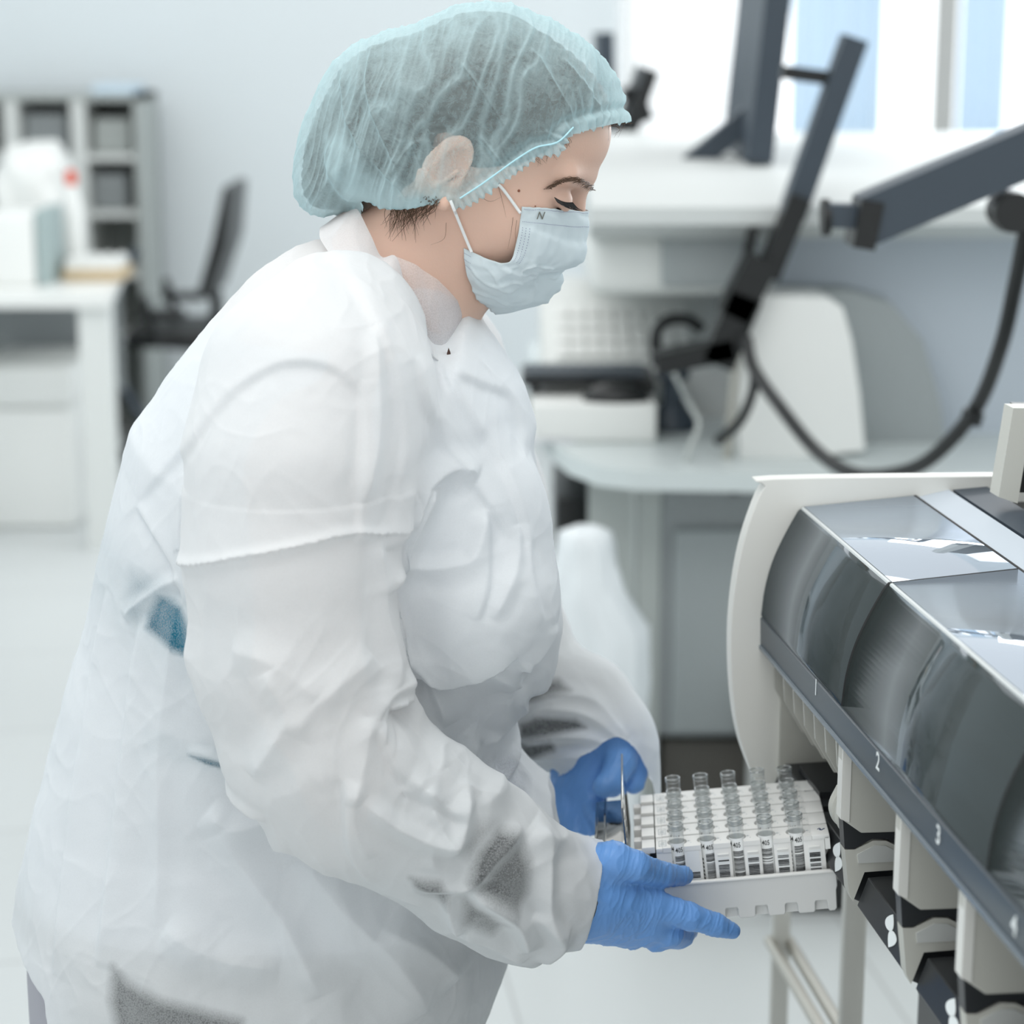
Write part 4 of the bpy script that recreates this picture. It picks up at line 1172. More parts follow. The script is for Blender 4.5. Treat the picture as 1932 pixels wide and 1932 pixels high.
# ================================================================== PERSON
YP = 1.76
M['skin'] = mat('skin', (0.87, 0.725, 0.65), 0.5, noise=0.05, nscale=30, bump=0.12, bscale=500, sss=0.12)
M['hair'] = mat('dark_brown_hair', (0.27, 0.22, 0.18), 0.55, noise=0.3, nscale=60)
M['glove'] = mat('blue_nitrile', (0.41, 0.60, 0.84), 0.42, spec=0.35, noise=0.04, nscale=20, bump=0.25, bscale=180)
M['gown'] = cloth_mat('white_nonwoven', (0.935, 0.948, 0.955), sheer=0.08, attr='cling', weave=800.0, weave_amt=0.22, transl=0.34, bump=0.18)
M['collar'] = cloth_mat('sheer_white_nonwoven', (0.93, 0.93, 0.935), sheer=0.26, weave=800.0, weave_amt=0.2, transl=0.4, bump=0.2)
M['collarin'] = cloth_mat('sheerer_white_nonwoven', (0.92, 0.92, 0.93), sheer=0.55, weave=800.0, weave_amt=0.2, transl=0.4, bump=0.2)
M['cap'] = cloth_mat('pale_blue_cap_cloth', (0.81, 0.92, 0.94), sheer=0.74, attr='cling', weave=700.0, weave_amt=0.04, transl=0.35, fib=0.5, fib_scale=110.0, bump=0.4)
M['mask'] = cloth_mat('pale_blue_mask_cloth', (0.90, 0.945, 0.96), sheer=0.02, weave=900.0, weave_amt=0.2, transl=0.2, bump=0.15)
M['scrub'] = mat('pale_lilac_cotton', (0.86, 0.87, 0.90), 0.8)
M['teal'] = mat('teal_cotton', (0.10, 0.46, 0.56), 0.8, noise=0.15, nscale=120)
M['darkcloth'] = mat('dark_grey_knit', (0.27, 0.28, 0.28), 0.85, noise=0.15, nscale=120)
M['skirt'] = mat('lilac_grey_cloth', (0.63, 0.63, 0.66), 0.8)
M['strand'] = mat('brown_hair_strands', (0.36, 0.27, 0.20), 0.5)

person = thing('person', 'person in white gown, blue hair cap and face mask bending over the rack tray', 'person', (float(W(500, 1500, YP)[0]), YP, 0))

# ---- torso of the gown: the outline in profile, rounded towards both sides
torso_px = [(640, 440), (600, 448), (560, 464), (480, 515), (400, 600), (330, 690), (290, 748), (252, 795), (236, 870), (200, 1010), (180, 1085), (160, 1190),
            (130, 1290), (108, 1380), (75, 1500), (50, 1620), (36, 1720), (34, 1790), (44, 1932), (60, 2080), (860, 2080), (903, 1932), (935, 1862), (960, 1800),
            (975, 1700), (990, 1600), (1050, 1570), (1046, 1500), (985, 1420), (975, 1340), (1000, 1300), (1038, 1285), (1053, 1240), (1064, 1170), (1055, 1095), (1038, 1030), (1020, 960), (1012, 890), (1005, 840),
            (1009, 795), (985, 722), (950, 662), (905, 597), (882, 574), (840, 600), (780, 560), (740, 500)]
torso_xz = XZ(torso_px, YP)
def zpx(py, Y=YP): return W(966, py, Y)[2]
HZ = np.array([(zpx(2100), .235), (zpx(1932), .200), (zpx(1700), .180), (zpx(1500), .168), (zpx(1200), .168), (zpx(800), .185), (zpx(660), .188), (zpx(580), .165), (zpx(520), .125), (zpx(470), .09), (zpx(430), .06)])
def torso_field(P, off=0.0):
    """P: ij grid; the 2-D part is worked out once per (x,z)"""
    x2 = P[0][:, 0, :]; z2 = P[2][:, 0, :]
    d = -poly_sd(x2, z2, torso_xz) + off
    H = np.interp(z2, HZ[:, 0], HZ[:, 1]) + off
    R = 0.16
    q = 1 - np.minimum(d / R, 1)
    y = (P[1] - YP)
    return (np.sqrt(q[:, None, :] ** 2 + (y / H[:, None, :]) ** 2 + 1e-9) - 1) * 0.15
def w4(px, py, Y, r): return tuple(W(px, py, Y)) + (r,)
near_sleeve = [w4(640, 640, 1.665, .070), w4(600, 740, 1.610, .086), w4(562, 880, 1.582, .083), w4(548, 1050, 1.567, .075), w4(560, 1240, 1.560, .076), w4(612, 1400, 1.555, .074), w4(680, 1490, 1.555, .064)]
near_fore = [w4(680, 1490, 1.555, .064), w4(795, 1546, 1.560, .060), w4(900, 1618, 1.575, .057), w4(1000, 1682, 1.592, .052), w4(1112, 1688, 1.610, .0375), w4(1160, 1690, 1.615, .0375)]
near_droop = [w4(870, 1680, 1.575, .030), w4(950, 1745, 1.585, .026), w4(1006, 1806, 1.592, .009)]
far_sleeve = [w4(800, 700, 1.90, .075), w4(860, 950, 1.945, .08), w4(925, 1240, 1.955, .075), w4(1010, 1330, 1.945, .060), w4(1090, 1345, 1.925, .052), w4(1140, 1395, 1.905, .043), w4(1150, 1450, 1.895, .040), w4(1165, 1530, 1.89, .040)]
def arms_field(P, dr=0.0, droop=True):
    def sh(c): return [p[:3] + (max(0.004, p[3] + dr),) for p in c]
    f = chain(P, sh(near_sleeve), 0.02)
    f = smin(f, chain(P, sh(near_fore), 0.02), 0.02)
    if droop: f = smin(f, chain(P, sh(near_droop), 0.006), 0.016)
    return f, chain(P, sh(far_sleeve), 0.02)
# bust
bust = [(W(905, 1130, 1.66), (.066, .085, .072)), (W(930, 1130, 1.86), (.060, .085, .072)), (W(880, 1010, 1.68), (.07, .08, .09))]
h = 0.0034
lo = (-0.45, 1.44, 0.60); hi = (0.155, 2.06, 1.475)
P = grid(lo, hi, h)
F_ = torso_field(P)
# soft waist under the bust, so the bust overhangs
for c, r in bust:
    F_ = smin(F_, ell(P, c, r), 0.014)
na, fa = arms_field(P)
F_ = smin(F_, fa, 0.010)
kk_ = np.interp(P[2][0, 0, :], [zpx(1050), zpx(800)], [0.004, 0.016])[None, None, :].astype(np.float32)
F_ = smin(F_, na, kk_)
V, Q = nets(F_, lo, h)
del F_, na, fa
V = relax(V, Q, 2, 0.5)
# open ends: both cuffs, the hem, the space at the hip where the hem ends
px_of = lambda V: None
def half(V, a, b, Y, sgn=1):
    """which side of the line a-b (measured in profile at distance Y)"""
    A, B = W(a[0], a[1], Y), W(b[0], b[1], Y)
    return sgn * ((B[0]-A[0])*(V[:, 2]-A[2]) - (B[2]-A[2])*(V[:, 0]-A[0]))
def side(a, b, Y):
    A, B = XZ([a, b], Y); n = np.array([-(B-A)[1], (B-A)[0]]); n /= np.linalg.norm(n)
    return lambda X, Z: (X-A[0])*n[0] + (Z-A[1])*n[1]
V, Q, _ = trim(V, Q, side((1140, 1597), (1094, 1770), 1.61), h, (V[:, 1] < 1.67) & (V[:, 0] > W(1060, 0, 1.6)[0]))
arch = XZ([(1040, 1480), (1062, 1455), (1100, 1415), (1150, 1380), (1178, 1388), (1203, 1410), (1218, 1446), (1240, 1640), (1000, 1640)], 1.88)
arch2 = XZ([(1030, 1480), (1060, 1470), (1140, 1455), (1222, 1440), (1260, 1640), (1000, 1640)], 1.90)
selx = (V[:, 0] > W(1041, 0, 1.88)[0]) & (V[:, 1] > 1.82)
V, Q, _ = trim(V, Q, lambda X, Z: -poly_sd(X, Z, arch), h, selx & (V[:, 1] < 1.905))
selx = (V[:, 0] > W(1041, 0, 1.88)[0]) & (V[:, 1] > 1.82)
V, Q, _ = trim(V, Q, lambda X, Z: -poly_sd(X, Z, arch2), h, selx)
hem_px = [(20, 1762), (80, 1790), (120, 1808), (128, 1850), (150, 1960), (150, 2200), (-300, 2200), (-300, 1762)]
for Yh, sel in ((1.70, lambda V: V[:, 1] < 3.0),):
    hem = XZ(hem_px, Yh)
    V, Q, _ = trim(V, Q, lambda X, Z: -poly_sd(X, Z, hem), h, sel(V))
V, Q, _ = keep_faces(V, Q, V[:, 2] > 0.608)
V, Q = subdiv(V, Q)
V = relax(V, Q, 2, 0.5)
N = normals(V, Q)
# ---------------- folds of the cloth, in the profile plane, on the near side
def ppx(V):
    """profile-plane coordinates in millimetre-like units for measuring folds"""
    return V[:, 0], V[:, 2]
G_folds = [
 # pts (measured), Y they were measured at, kind, height mm, width mm
 ([(362, 1052), (420, 1030), (480, 1012), (560, 994), (620, 982), (672, 976), (722, 990)], 1.56, 'seam', 2.6, 5),
 ([(722, 990), (722, 1040), (728, 1130), (745, 1200), (752, 1262)], 1.57, 'ridge', 3.0, 5),
 ([(690, 690), (698, 780), (694, 870), (686, 975)], 1.60, 'step', 2.0, 10),
 ([(240, 976), (300, 905), (350, 850), (420, 760), (480, 700), (560, 660), (640, 668), (700, 720)], 1.60, 'step', 1.8, 18),
 ([(240, 976), (300, 1030), (340, 1090), (352, 1130)], 1.62, 'step', 2.2, 12),
 ([(352, 900), (346, 1000), (352, 1060), (366, 1180), (375, 1240)], 1.60, 'ridge', 3.0, 7),
 ([(225, 1180), (262, 1145), (310, 1105), (352, 1080)], 1.62, 'ridge', 2.5, 5),
 ([(262, 1160), (240, 1300), (225, 1450), (205, 1640), (190, 1800)], 1.62, 'step', 3.0, 16),
 ([(332, 1130), (318, 1260), (302, 1400), (300, 1560), (298, 1740)], 1.60, 'ridge', 1.6, 8),
 ([(190, 1120), (160, 1300), (140, 1480), (122, 1640), (118, 1800)], 1.66, 'step', 3.0, 14),
 ([(345, 1438), (395, 1446), (455, 1466), (520, 1490)], 1.57, 'ridge', 2.0, 4),
 ([(380, 1560), (430, 1590), (500, 1575), (560, 1560)], 1.56, 'ridge', 4.0, 12),
 ([(400, 1600), (470, 1690), (540, 1780), (600, 1900)], 1.56, 'ridge', 4.0, 14),
 ([(560, 1650), (660, 1760), (740, 1850), (800, 1960)], 1.56, 'ridge', 5.0, 18),
 ([(720, 1760), (800, 1820), (860, 1900)], 1.58, 'ridge', 4.0, 14),
 ([(300, 1780), (400, 1830), (520, 1850)], 1.56, 'ridge', 3.0, 14),
 # chest
 ([(600, 480), (680, 540), (740, 640), (770, 760), (760, 880), (742, 985)], 1.62, 'step', 2.4, 14),
 ([(715, 600), (722, 700), (720, 800), (700, 900)], 1.60, 'ridge', 2.4, 6),
 ([(790, 650), (820, 770), (860, 860), (930, 950), (960, 1000)], 1.64, 'step', 2.6, 10),
 ([(815, 665), (880, 770), (940, 860), (985, 960), (1000, 1050)], 1.66, 'step', 2.4, 10),
 ([(850, 690), (905, 720), (960, 756), (975, 800), (985, 860)], 1.68, 'step', 2.0, 8),
 ([(745, 990), (780, 940), (800, 905), (850, 880), (900, 900)], 1.62, 'ridge', 5.0, 9),
 ([(745, 1075), (780, 1000), (806, 950), (812, 915)], 1.61, 'ridge', 5.0, 8),
 ([(745, 1050), (800, 1065), (870, 1060), (900, 1040), (920, 960)], 1.61, 'ridge', 3.0, 7),
 ([(905, 1150), (925, 1090), (925, 1000), (918, 960)], 1.61, 'step', 2.2, 9),
 ([(932, 1140), (975, 1060), (980, 990)], 1.62, 'ridge', 1.8, 6),
 ([(1030, 1140), (1015, 1080), (1000, 1000)], 1.66, 'step', 1.6, 8),
 ([(985, 1220), (1030, 1180), (1048, 1150)], 1.68, 'ridge', 2.0, 6),
 ([(965, 1300), (985, 1250), (1000, 1200)], 1.68, 'step', 2.5, 8),
 # under the bust
 ([(752, 1272), (800, 1285), (838, 1298), (880, 1285), (930, 1262), (975, 1240)], 1.60, 'under', 8.0, 16),
 ([(985, 1320), (962, 1285), (930, 1262)], 1.62, 'ridge', 3.0, 7),
 ([(905, 1440), (945, 1420), (950, 1330)], 1.62, 'ridge', 3.0, 12),
 ([(985, 1310), (984, 1380), (985, 1430)], 1.64, 'ridge', 2.6, 5),
 # sleeve around and below the elbow
 ([(722, 1330), (752, 1298), (790, 1320), (815, 1380), (828, 1440)], 1.54, 'step', 4.0, 9),
 ([(715, 1352), (760, 1440), (830, 1500)], 1.53, 'step', 3.2, 9),
 ([(505, 1255), (545, 1330), (530, 1380), (480, 1460)], 1.50, 'ridge', 3.0, 10),
 ([(440, 1220), (520, 1240), (600, 1300)], 1.50, 'ridge', 2.0, 12),
 ([(560, 1380), (590, 1330), (640, 1290), (700, 1250)], 1.49, 'ridge', 2.6, 12),
 ([(650, 1452), (652, 1540), (660, 1600), (690, 1680)], 1.50, 'step', 3.0, 7),
 ([(672, 1460), (672, 1540), (700, 1610)], 1.50, 'ridge', 1.6, 5),
 ([(700, 1350), (690, 1420), (668, 1500)], 1.50, 'ridge', 2.4, 9),
 ([(690, 1480), (760, 1540), (860, 1580), (880, 1500), (868, 1480)], 1.52, 'ridge', 3.4, 6),
 ([(800, 1480), (850, 1570), (870, 1590)], 1.52, 'ridge', 3.0, 6),
 ([(778, 1632), (840, 1640), (885, 1640), (930, 1600), (985, 1560)], 1.54, 'ridge', 3.2, 6),
 ([(845, 1655), (858, 1710), (872, 1745)], 1.54, 'ridge', 4.0, 6),
 ([(890, 1652), (950, 1695), (985, 1740), (1000, 1800)], 1.54, 'ridge', 5.5, 7),
 ([(872, 1738), (930, 1770), (990, 1815)], 1.55, 'ridge', 3.0, 7),
 ([(1005, 1545), (1030, 1600), (1035, 1690), (1050, 1740), (1075, 1755)], 1.56, 'ridge', 3.6, 6),
 ([(1002, 1540), (1040, 1570), (1085, 1585), (1138, 1598)], 1.58, 'ridge', 2.4, 5),
 ([(1010, 1700), (1060, 1770), (1020, 1815)], 1.56, 'ridge', 3.0, 6),
 ([(760, 1490), (830, 1530), (880, 1560)], 1.50, 'step', 3.0, 8),
 # far sleeve
 ([(985, 1345), (1030, 1325), (1100, 1330), (1150, 1360), (1190, 1400)], 1.90, 'ridge', 3.4, 6),
 ([(985, 1385), (1040, 1372), (1110, 1368), (1160, 1385)], 1.90, 'ridge', 3.0, 5),
 ([(1000, 1310), (1060, 1300), (1120, 1310), (1180, 1370)], 1.90, 'ridge', 2.6, 6),
 ([(985, 1415), (1040, 1412), (1100, 1400), (1160, 1380)], 1.90, 'ridge', 2.6, 5),
]
X2, Z2 = V[:, 0], V[:, 2]
view = -N[:, 1]
nearw = np.clip((view + 0.25) / 0.5, 0, 1)
disp = np.zeros(len(V))
for pts, Yf, kind, amp, wid in G_folds:
    L_ = XZ(pts, Yf); L_ = spline(L_, 5)
    amp *= 0.0020; wid *= 0.001
    mg = wid * 4
    m = (X2 > L_[:, 0].min()-mg) & (X2 < L_[:, 0].max()+mg) & (Z2 > L_[:, 1].min()-mg) & (Z2 < L_[:, 1].max()+mg) & (nearw > 0)
    far = Yf > 1.85
    m &= (V[:, 1] > 1.80) if far else (V[:, 1] < 1.78)
    ix = np.where(m)[0]
    if not len(ix): continue
    d, s, a = line_sd(X2[ix], Z2[ix], L_)
    fade = np.clip(np.minimum(a, 1-a) / 0.12, 0, 1) ** 0.6
    if kind == 'ridge':
        v = amp * np.exp(-(d/wid) ** 1.3)
        v -= 0.25 * amp * np.exp(-((d - wid*1.8)/wid) ** 2)
    elif kind == 'seam':
        v = amp * (np.exp(-(d/wid) ** 2) * 0.7 + 0.6 * (s > 0) * np.exp(-d/0.02)); fade = fade*0+1
    elif kind == 'under':
        v = np.where(s < 0, -amp*np.exp(-(d/wid)**1.2), amp*0.25*np.exp(-(d/wid)**2))
    else:
        sd = d * s
        v = amp * (1/(1+np.exp(-sd/0.0012)) - 0.5) * np.exp(-d/(wid*1.2)) * 1.5
    disp[ix] += v * fade * nearw[ix]
# soft larger crumples and fine crisp ones
# stretch direction: mostly vertical on the back, along the arm on the sleeve
Ps = V.copy()
wv = np.stack([gnoise(V*9+3.1), gnoise(V*9+7.7), gnoise(V*9-5.2)], 1)*0.018
A_ = (V + wv)
hang = A_ * np.array([26, 26, 6.0])
n1 = gnoise(hang)
low = np.clip((zpx(1050) - Z2)/0.18, 0, 1)
disp += (0.0024*n1 + 0.0012*(0.5-np.abs(gnoise(hang*0.9+9.3)))) * (0.35 + 0.65*low)
B_ = A_ * np.array([13.0, 13.0, 13.0])
disp += 0.0018*gnoise(B_+2.0)
# crisp creases
def ridged(n, p=3): return (1-np.clip(np.abs(n)*2.2, 0, 1))**p
R1 = (V + wv*1.6)
K = np.array(Matrix.Rotation(math.radians(-32), 3, 'Y'))
f1 = ridged(gnoise((R1 @ K.T) * np.array([34, 20, 11]) + 1.7))
K2 = np.array(Matrix.Rotation(math.radians(38), 3, 'Y'))
f2 = ridged(gnoise((R1 @ K2.T) * np.array([30, 20, 10]) + 8.1))
disp += 0.0006*(f1-0.2) + 0.0005*(f2-0.2)
elb = np.exp(-((X2-W(760, 0, 1.55)[0])**2 + (Z2-zpx(1560, 1.55))**2)/0.11**2) * (V[:, 1] < 1.68)
disp += elb*(0.0022*ridged(gnoise(R1*20+4.4), 2) + 0.002*gnoise(R1*16))
disp += 0.0002*gnoise(V*90)
# keep the silhouette: less displacement where seen edge-on
V2 = V + N * disp[:, None]
V2 = relax(V2, Q, 1, 0.3)
gown = link_mesh('gown', V2, Q, M['gown'], person, smooth=True, label='white translucent protective gown')
# where the thin cloth clings it shows what is under it
cling = np.zeros(len(V), np.float32)
def patch(poly, Y, amt, soft, near=True):
    pz = XZ(poly, Y)
    m = (V[:, 1] < 1.74) if near else (V[:, 1] > 1.80)
    ix = np.where(m & (np.abs(X2-pz[:, 0].mean()) < 0.2) & (np.abs(Z2-pz[:, 1].mean()) < 0.2))[0]
    d = poly_sd(X2[ix].astype(np.float32), Z2[ix].astype(np.float32), pz)
    cling[ix] = np.maximum(cling[ix], amt*np.clip(0.5 - d/soft, 0, 1))
patch([(884, 1640), (905, 1592), (940, 1560), (975, 1575), (999, 1627), (995, 1685), (972, 1716), (948, 1693), (917, 1670)], 1.53, 0.74, 0.010)
patch([(778, 1629), (832, 1636), (846, 1662), (844, 1690), (793, 1660)], 1.53, 0.62, 0.008)
patch([(880, 1668), (933, 1700), (955, 1728), (930, 1752), (876, 1722)], 1.54, 0.62, 0.010)
patch([(860, 1570), (905, 1540), (935, 1550), (890, 1600)], 1.53, 0.35, 0.012)
patch([(979, 1297), (1007, 1280), (1054, 1277), (1075, 1292), (1047, 1300), (982, 1314)], 1.90, 0.70, 0.008, False)
patch([(982, 1353), (1010, 1338), (1085, 1338), (1103, 1350), (1054, 1364), (982, 1380)], 1.90, 0.75, 0.006, False)
patch([(982, 1388), (1040, 1376), (1045, 1400), (1000, 1416), (982, 1416)], 1.90, 0.75, 0.006, False)
patch([(228, 1108), (302, 1115), (295, 1125), (259, 1151), (251, 1187), (226, 1169)], 1.60, 0.42, 0.016)
patch([(295, 1133), (342, 1147), (372, 1198), (374, 1248), (324, 1227), (270, 1198), (270, 1176)], 1.60, 0.88, 0.008)
patch([(346, 1438), (389, 1441), (460, 1458), (455, 1468), (385, 1453)], 1.58, 0.75, 0.0025)
patch([(205, 1846), (235, 1871), (311, 1900), (391, 1918), (453, 1932), (453, 1990), (225, 1990), (203, 1907)], 1.57, 0.62, 0.012)
at = gown.data.attributes.new('cling', 'FLOAT', 'POINT')
at.data.foreach_set('value', cling)

# ---- body: one continuous mesh (head, neck, trunk, arms, legs)
HC = W(905, 225, YP)
aH = math.radians(26)
FW = np.array([math.cos(aH), 0, -math.sin(aH)]); UPV = np.array([math.sin(aH), 0, math.cos(aH)]); LT = np.array([0, 1.0, 0])
def HL(f, l, u): return HC + FW*f + LT*l + UPV*u
def toHL(p): d = np.array(p) - HC; return np.array([d @ FW, d @ LT, d @ UPV])
def pxHL(px, py, l=0.0):
    """local head point seen at a pixel, on the plane at side offset l"""
    return toHL(W(px, py, YP + l))
# ---- cap outline in profile (the hair has to fit inside it)
cap_px = [(1190, 250), (1181, 192), (1163, 150), (1128, 97), (1080, 62), (1030, 33), (960, 8), (905, 4), (860, 12), (828, 24), (780, 48), (740, 58), (700, 70), (660, 92), (632, 116), (600, 175), (578, 215),
          (562, 262), (554, 330), (557, 368), (576, 396), (606, 411), (652, 408), (700, 440), (800, 480), (900, 500), (1050, 440), (1200, 340)]
cx_ = XZ(cap_px, YP)
def cap_field(x2, z2, Yg, off=0.0):
    d = -poly_sd(x2, z2, cx_) - off
    Hx = np.interp(x2, [W(560, 0, YP)[0], W(660, 0, YP)[0], W(760, 0, YP)[0], W(1000, 0, YP)[0], W(1180, 0, YP)[0]], [.060, .072, .091, .090, .074]) - off
    q = 1 - np.minimum(d/0.075, 1)
    return (np.sqrt(q[:, None, :]**2 + ((Yg-YP)/Hx[:, None, :])**2 + 1e-9) - 1)*0.07
hh = 0.0016
lo = (-0.155, -0.115, -0.235); hi = (0.145, 0.115, 0.125)
P = grid(lo, hi, hh)
F_ = ell(P, (-0.012, 0, 0.008), (.096, .075, .071))
F_ = smin(F_, ell(P, (0.044, 0, 0.018), (.061, .064, .052)), 0.02)
F_ = smin(F_, ell(P, (0.040, 0, -0.045), (.056, .060, .080)), 0.02)
for s_ in (-1, 1):
    F_ = smin(F_, cone(P, (0.000, s_*.050, -.060), (.068, s_*.014, -.105), .020, .017), 0.02)
    F_ = smin(F_, ell(P, (0.058, s_*.037, -.052), (.032, .026, .034)), 0.016)
F_ = smin(F_, ell(P, (.074, 0, -.104), (.021, .024, .018)), 0.012)
for s_ in (-1, 1):
    F_ = smin(F_, cone(P, (0.096, s_*.006, -.004), (.082, s_*.050, -.006), .0085, .0075), 0.010)       # brow
for s_ in (-1, 1):
    F_ = smax(F_, -ell(P, (.105, s_*.031, -.030), (.022, .020, .0125)), 0.010)                         # sockets
    F_ = smin(F_, ell(P, (.0815, s_*.034, -.0295), (.0150, .0150, .0135)), 0.003)                       # lids
F_ = smin(F_, cone(P, (0.096, 0, -.014), (.112, 0, -.056), .0072, .0095), 0.008)                        # nose
F_ = smin(F_, ell(P, (.112, 0, -.060), (.010, .011, .009)), 0.006)
for s_ in (-1, 1): F_ = smin(F_, ell(P, (.103, s_*.011, -.063), (.009, .007, .007)), 0.004)
F_ = smin(F_, ell(P, (.098, 0, -.083), (.012, .022, .006)), 0.005)                                      # lips
F_ = smin(F_, ell(P, (.096, 0, -.091), (.011, .018, .006)), 0.005)
# slit between the lids of the lowered eye
for s_ in (-1, 1):
    F_ = smax(F_, -cone(P, (.0975, s_*.026, -.0375), (.083, s_*.052, -.0335), .0024, .0018), 0.0015)
# ears
eR = np.array(Matrix.Rotation(math.radians(-14), 3, 'Y'))
for s_ in (-1, 1):
    e = ell(P, (-.009, s_*.080, -.042), (.0175, .0065, .030), eR)
    e = smax(e, -ell(P, (-.003, s_*.090, -.038), (.0120, .0130, .0195), eR), 0.002)
    e = smin(e, cone(P, (.004, s_*.079, -.050), (.003, s_*.081, -.066), .005, .0065), 0.005)
    e = smin(e, cone(P, (.001, s_*.084, -.040), (-.008, s_*.085, -.056), .0025, .002), 0.002)
    F_ = smin(F_, e, 0.005)
# neck and the start of the shoulders
na_ = pxHL(850, 385); nb_ = pxHL(752, 610)
F_ = smin(F_, cone(P, na_, nb_, .050, .060), 0.025)
F_ = smin(F_, cone(P, pxHL(790, 400), pxHL(716, 520), .044, .050), 0.02)
F_ = smin(F_, cone(P, pxHL(850, 480), pxHL(812, 580), .020, .030), 0.03)
f2, u2_ = P[0][:, 0, :], P[2][:, 0, :]
Cf = cap_field((HC[0]+f2*FW[0]+u2_*UPV[0]).astype(np.float32), (HC[2]+f2*FW[2]+u2_*UPV[2]).astype(np.float32), P[1]+YP, 0.010)
F_ = np.where((P[2] > 0.028) | ((P[0] < -0.02) & (P[2] > -0.05)), smax(F_, Cf, 0.003), F_)
V, Q = nets(F_, lo, hh)
V = relax(V, Q, 2, 0.5)
V = HC + V[:, :1]*FW + V[:, 1:2]*LT + V[:, 2:3]*UPV
headV = V.copy()
# lower body, coarse; it runs up inside the neck
lo = (-0.46, 1.42, 0.02); hi = (0.16, 2.10, 1.36); hb = 0.009
P = grid(lo, hi, hb)
T = torso_field(P, -0.026)
T = smin(T, cone(P, W(800, 500, YP), W(720, 700, YP), .052, .075), 0.03)
na = chain(P, [w4(650, 680, 1.69, .045), w4(580, 900, 1.60, .045), w4(580, 1300, 1.57, .040), w4(668, 1480, 1.565, .036), w4(900, 1610, 1.58, .032), w4(1100, 1690, 1.612, .022)], 0.02)
fa = chain(P, [w4(800, 700, 1.88, .05), w4(900, 1240, 1.945, .04), w4(1000, 1320, 1.94, .034), w4(1115, 1405, 1.905, .020)], 0.02)
T = smin(T, smin(na, fa, 0.01), 0.02)
T = np.where(P[2] < 0.66, 1.0, T)
hipx = float(W(430, 0, YP)[0])
for s_ in (-1, 1):
    yy = YP + s_*0.082
    T = smin(T, chain(P, [(hipx+.02, yy, .62, .075), (hipx+.03, yy, .45, .075), (hipx-.01, yy, .25, .058), (hipx-.02, yy, .09, .042), (hipx+.0, yy, .055, .042), (hipx+.13, yy, .045, .030)], 0.02), 0.03)
Vb, Qb = nets(T, lo, hb)
Vb = relax(Vb, Qb, 1, 0.5)
body = link_mesh('body', np.vstack([headV, Vb]), np.vstack([Q, Qb + len(headV)]), M['skin'], person, smooth=True)
# clothes under the gown
T = torso_field(P, -0.012)
T = smin(T, ell(P, W(890, 1130, 1.67), (.062, .075, .066)), 0.02)
leg = None
for s_ in (-1, 1):
    yy = YP + s_*0.085
    c_ = chain(P, [(hipx+.02, yy, .60, .085), (hipx+.03, yy, .45, .095), (hipx-.0, yy, .12, .095)], 0.02)
    leg = c_ if leg is None else smin(leg, c_, 0.02)
T = smin(T, leg, 0.04)
T = smax(T, -(P[2]-0.07), 0.002)
Vs, Qs = nets(T, lo, hb)
Vs = relax(Vs, Qs, 1, 0.5)
Vs, Qs = subdiv(Vs, Qs)
def inpoly(V, poly, Y=YP):
    return poly_sd(V[:, 0].astype(np.float32), V[:, 2].astype(np.float32), XZ(poly, Y)) < 0
fc = Vs[Qs].mean(1)
band = inpoly(fc, [(120, 1060), (460, 1150), (600, 1290), (440, 1290), (120, 1190)], 1.60) | inpoly(fc, [(250, 1415), (620, 1440), (620, 1500), (420, 1480), (250, 1450)], 1.58)
skirt = inpoly(fc, [(-300, 1690), (185, 1760), (185, 2300), (-300, 2300)], 1.70)
trous = (fc[:, 2] < zpx(1815, 1.58)) & ~skirt
neckcut = fc[:, 2] > zpx(620)
def sub(V, Q, m):
    Q = Q[m]; used = np.zeros(len(V), bool); used[Q.ravel()] = True; mp = np.cumsum(used)-1
    return V[used], mp[Q]
for nm, m_, k in (('waistband', 'teal', band & ~trous & ~skirt), ('skirt', 'skirt', skirt), ('trousers', 'darkcloth', trous), ('scrub_top', 'scrub', ~(band | skirt | trous | neckcut))):
    link_mesh(nm, *sub(Vs, Qs, k), M[m_], person, smooth=True, label={'waistband': 'teal waistband showing through the gown'}.get(nm))
# dark sleeves under the gown, forearms only
P2 = grid((-0.2, 1.46, 0.70), (0.14, 2.02, 1.16), 0.005)
f_ = chain(P2, [p[:3] + (p[3]-0.0075,) for p in near_fore[1:5]], 0.01)
f_ = smin(f_, chain(P2, [p[:3] + (p[3]-0.006,) for p in far_sleeve[3:5]] + [w4(1108, 1372, 1.915, .03)], 0.01), 0.002)
Vf, Qf = nets(f_, (-0.2, 1.46, 0.70), 0.005)
Vf = Vf + normals(Vf, Qf)*(gnoise(Vf*40)*0.002)[:, None]
link_mesh('undershirt_sleeves', Vf, Qf, M['darkcloth'], person, smooth=True)
# shoes
for s_ in (-1, 1):
    yy = YP + s_*0.082
    g_ = (hipx-0.09, yy-0.07, -0.01)
    P3 = grid(g_, (hipx+0.21, yy+0.07, 0.13), 0.006)
    f_ = chain(P3, [(hipx-.02, yy, .05, .046), (hipx+.06, yy, .045, .044), (hipx+.14, yy, .038, .038)], 0.02)
    f_ = smin(f_, cone(P3, (hipx-.02, yy, .06), (hipx-.02, yy, .11), .044, .047), 0.02)
    f_ = smax(f_, -(P3[2]-0.004), 0.002)
    Vf, Qf = nets(f_, g_, 0.006)
    link_mesh('shoe', Vf, Qf, M['white'], person, smooth=True)

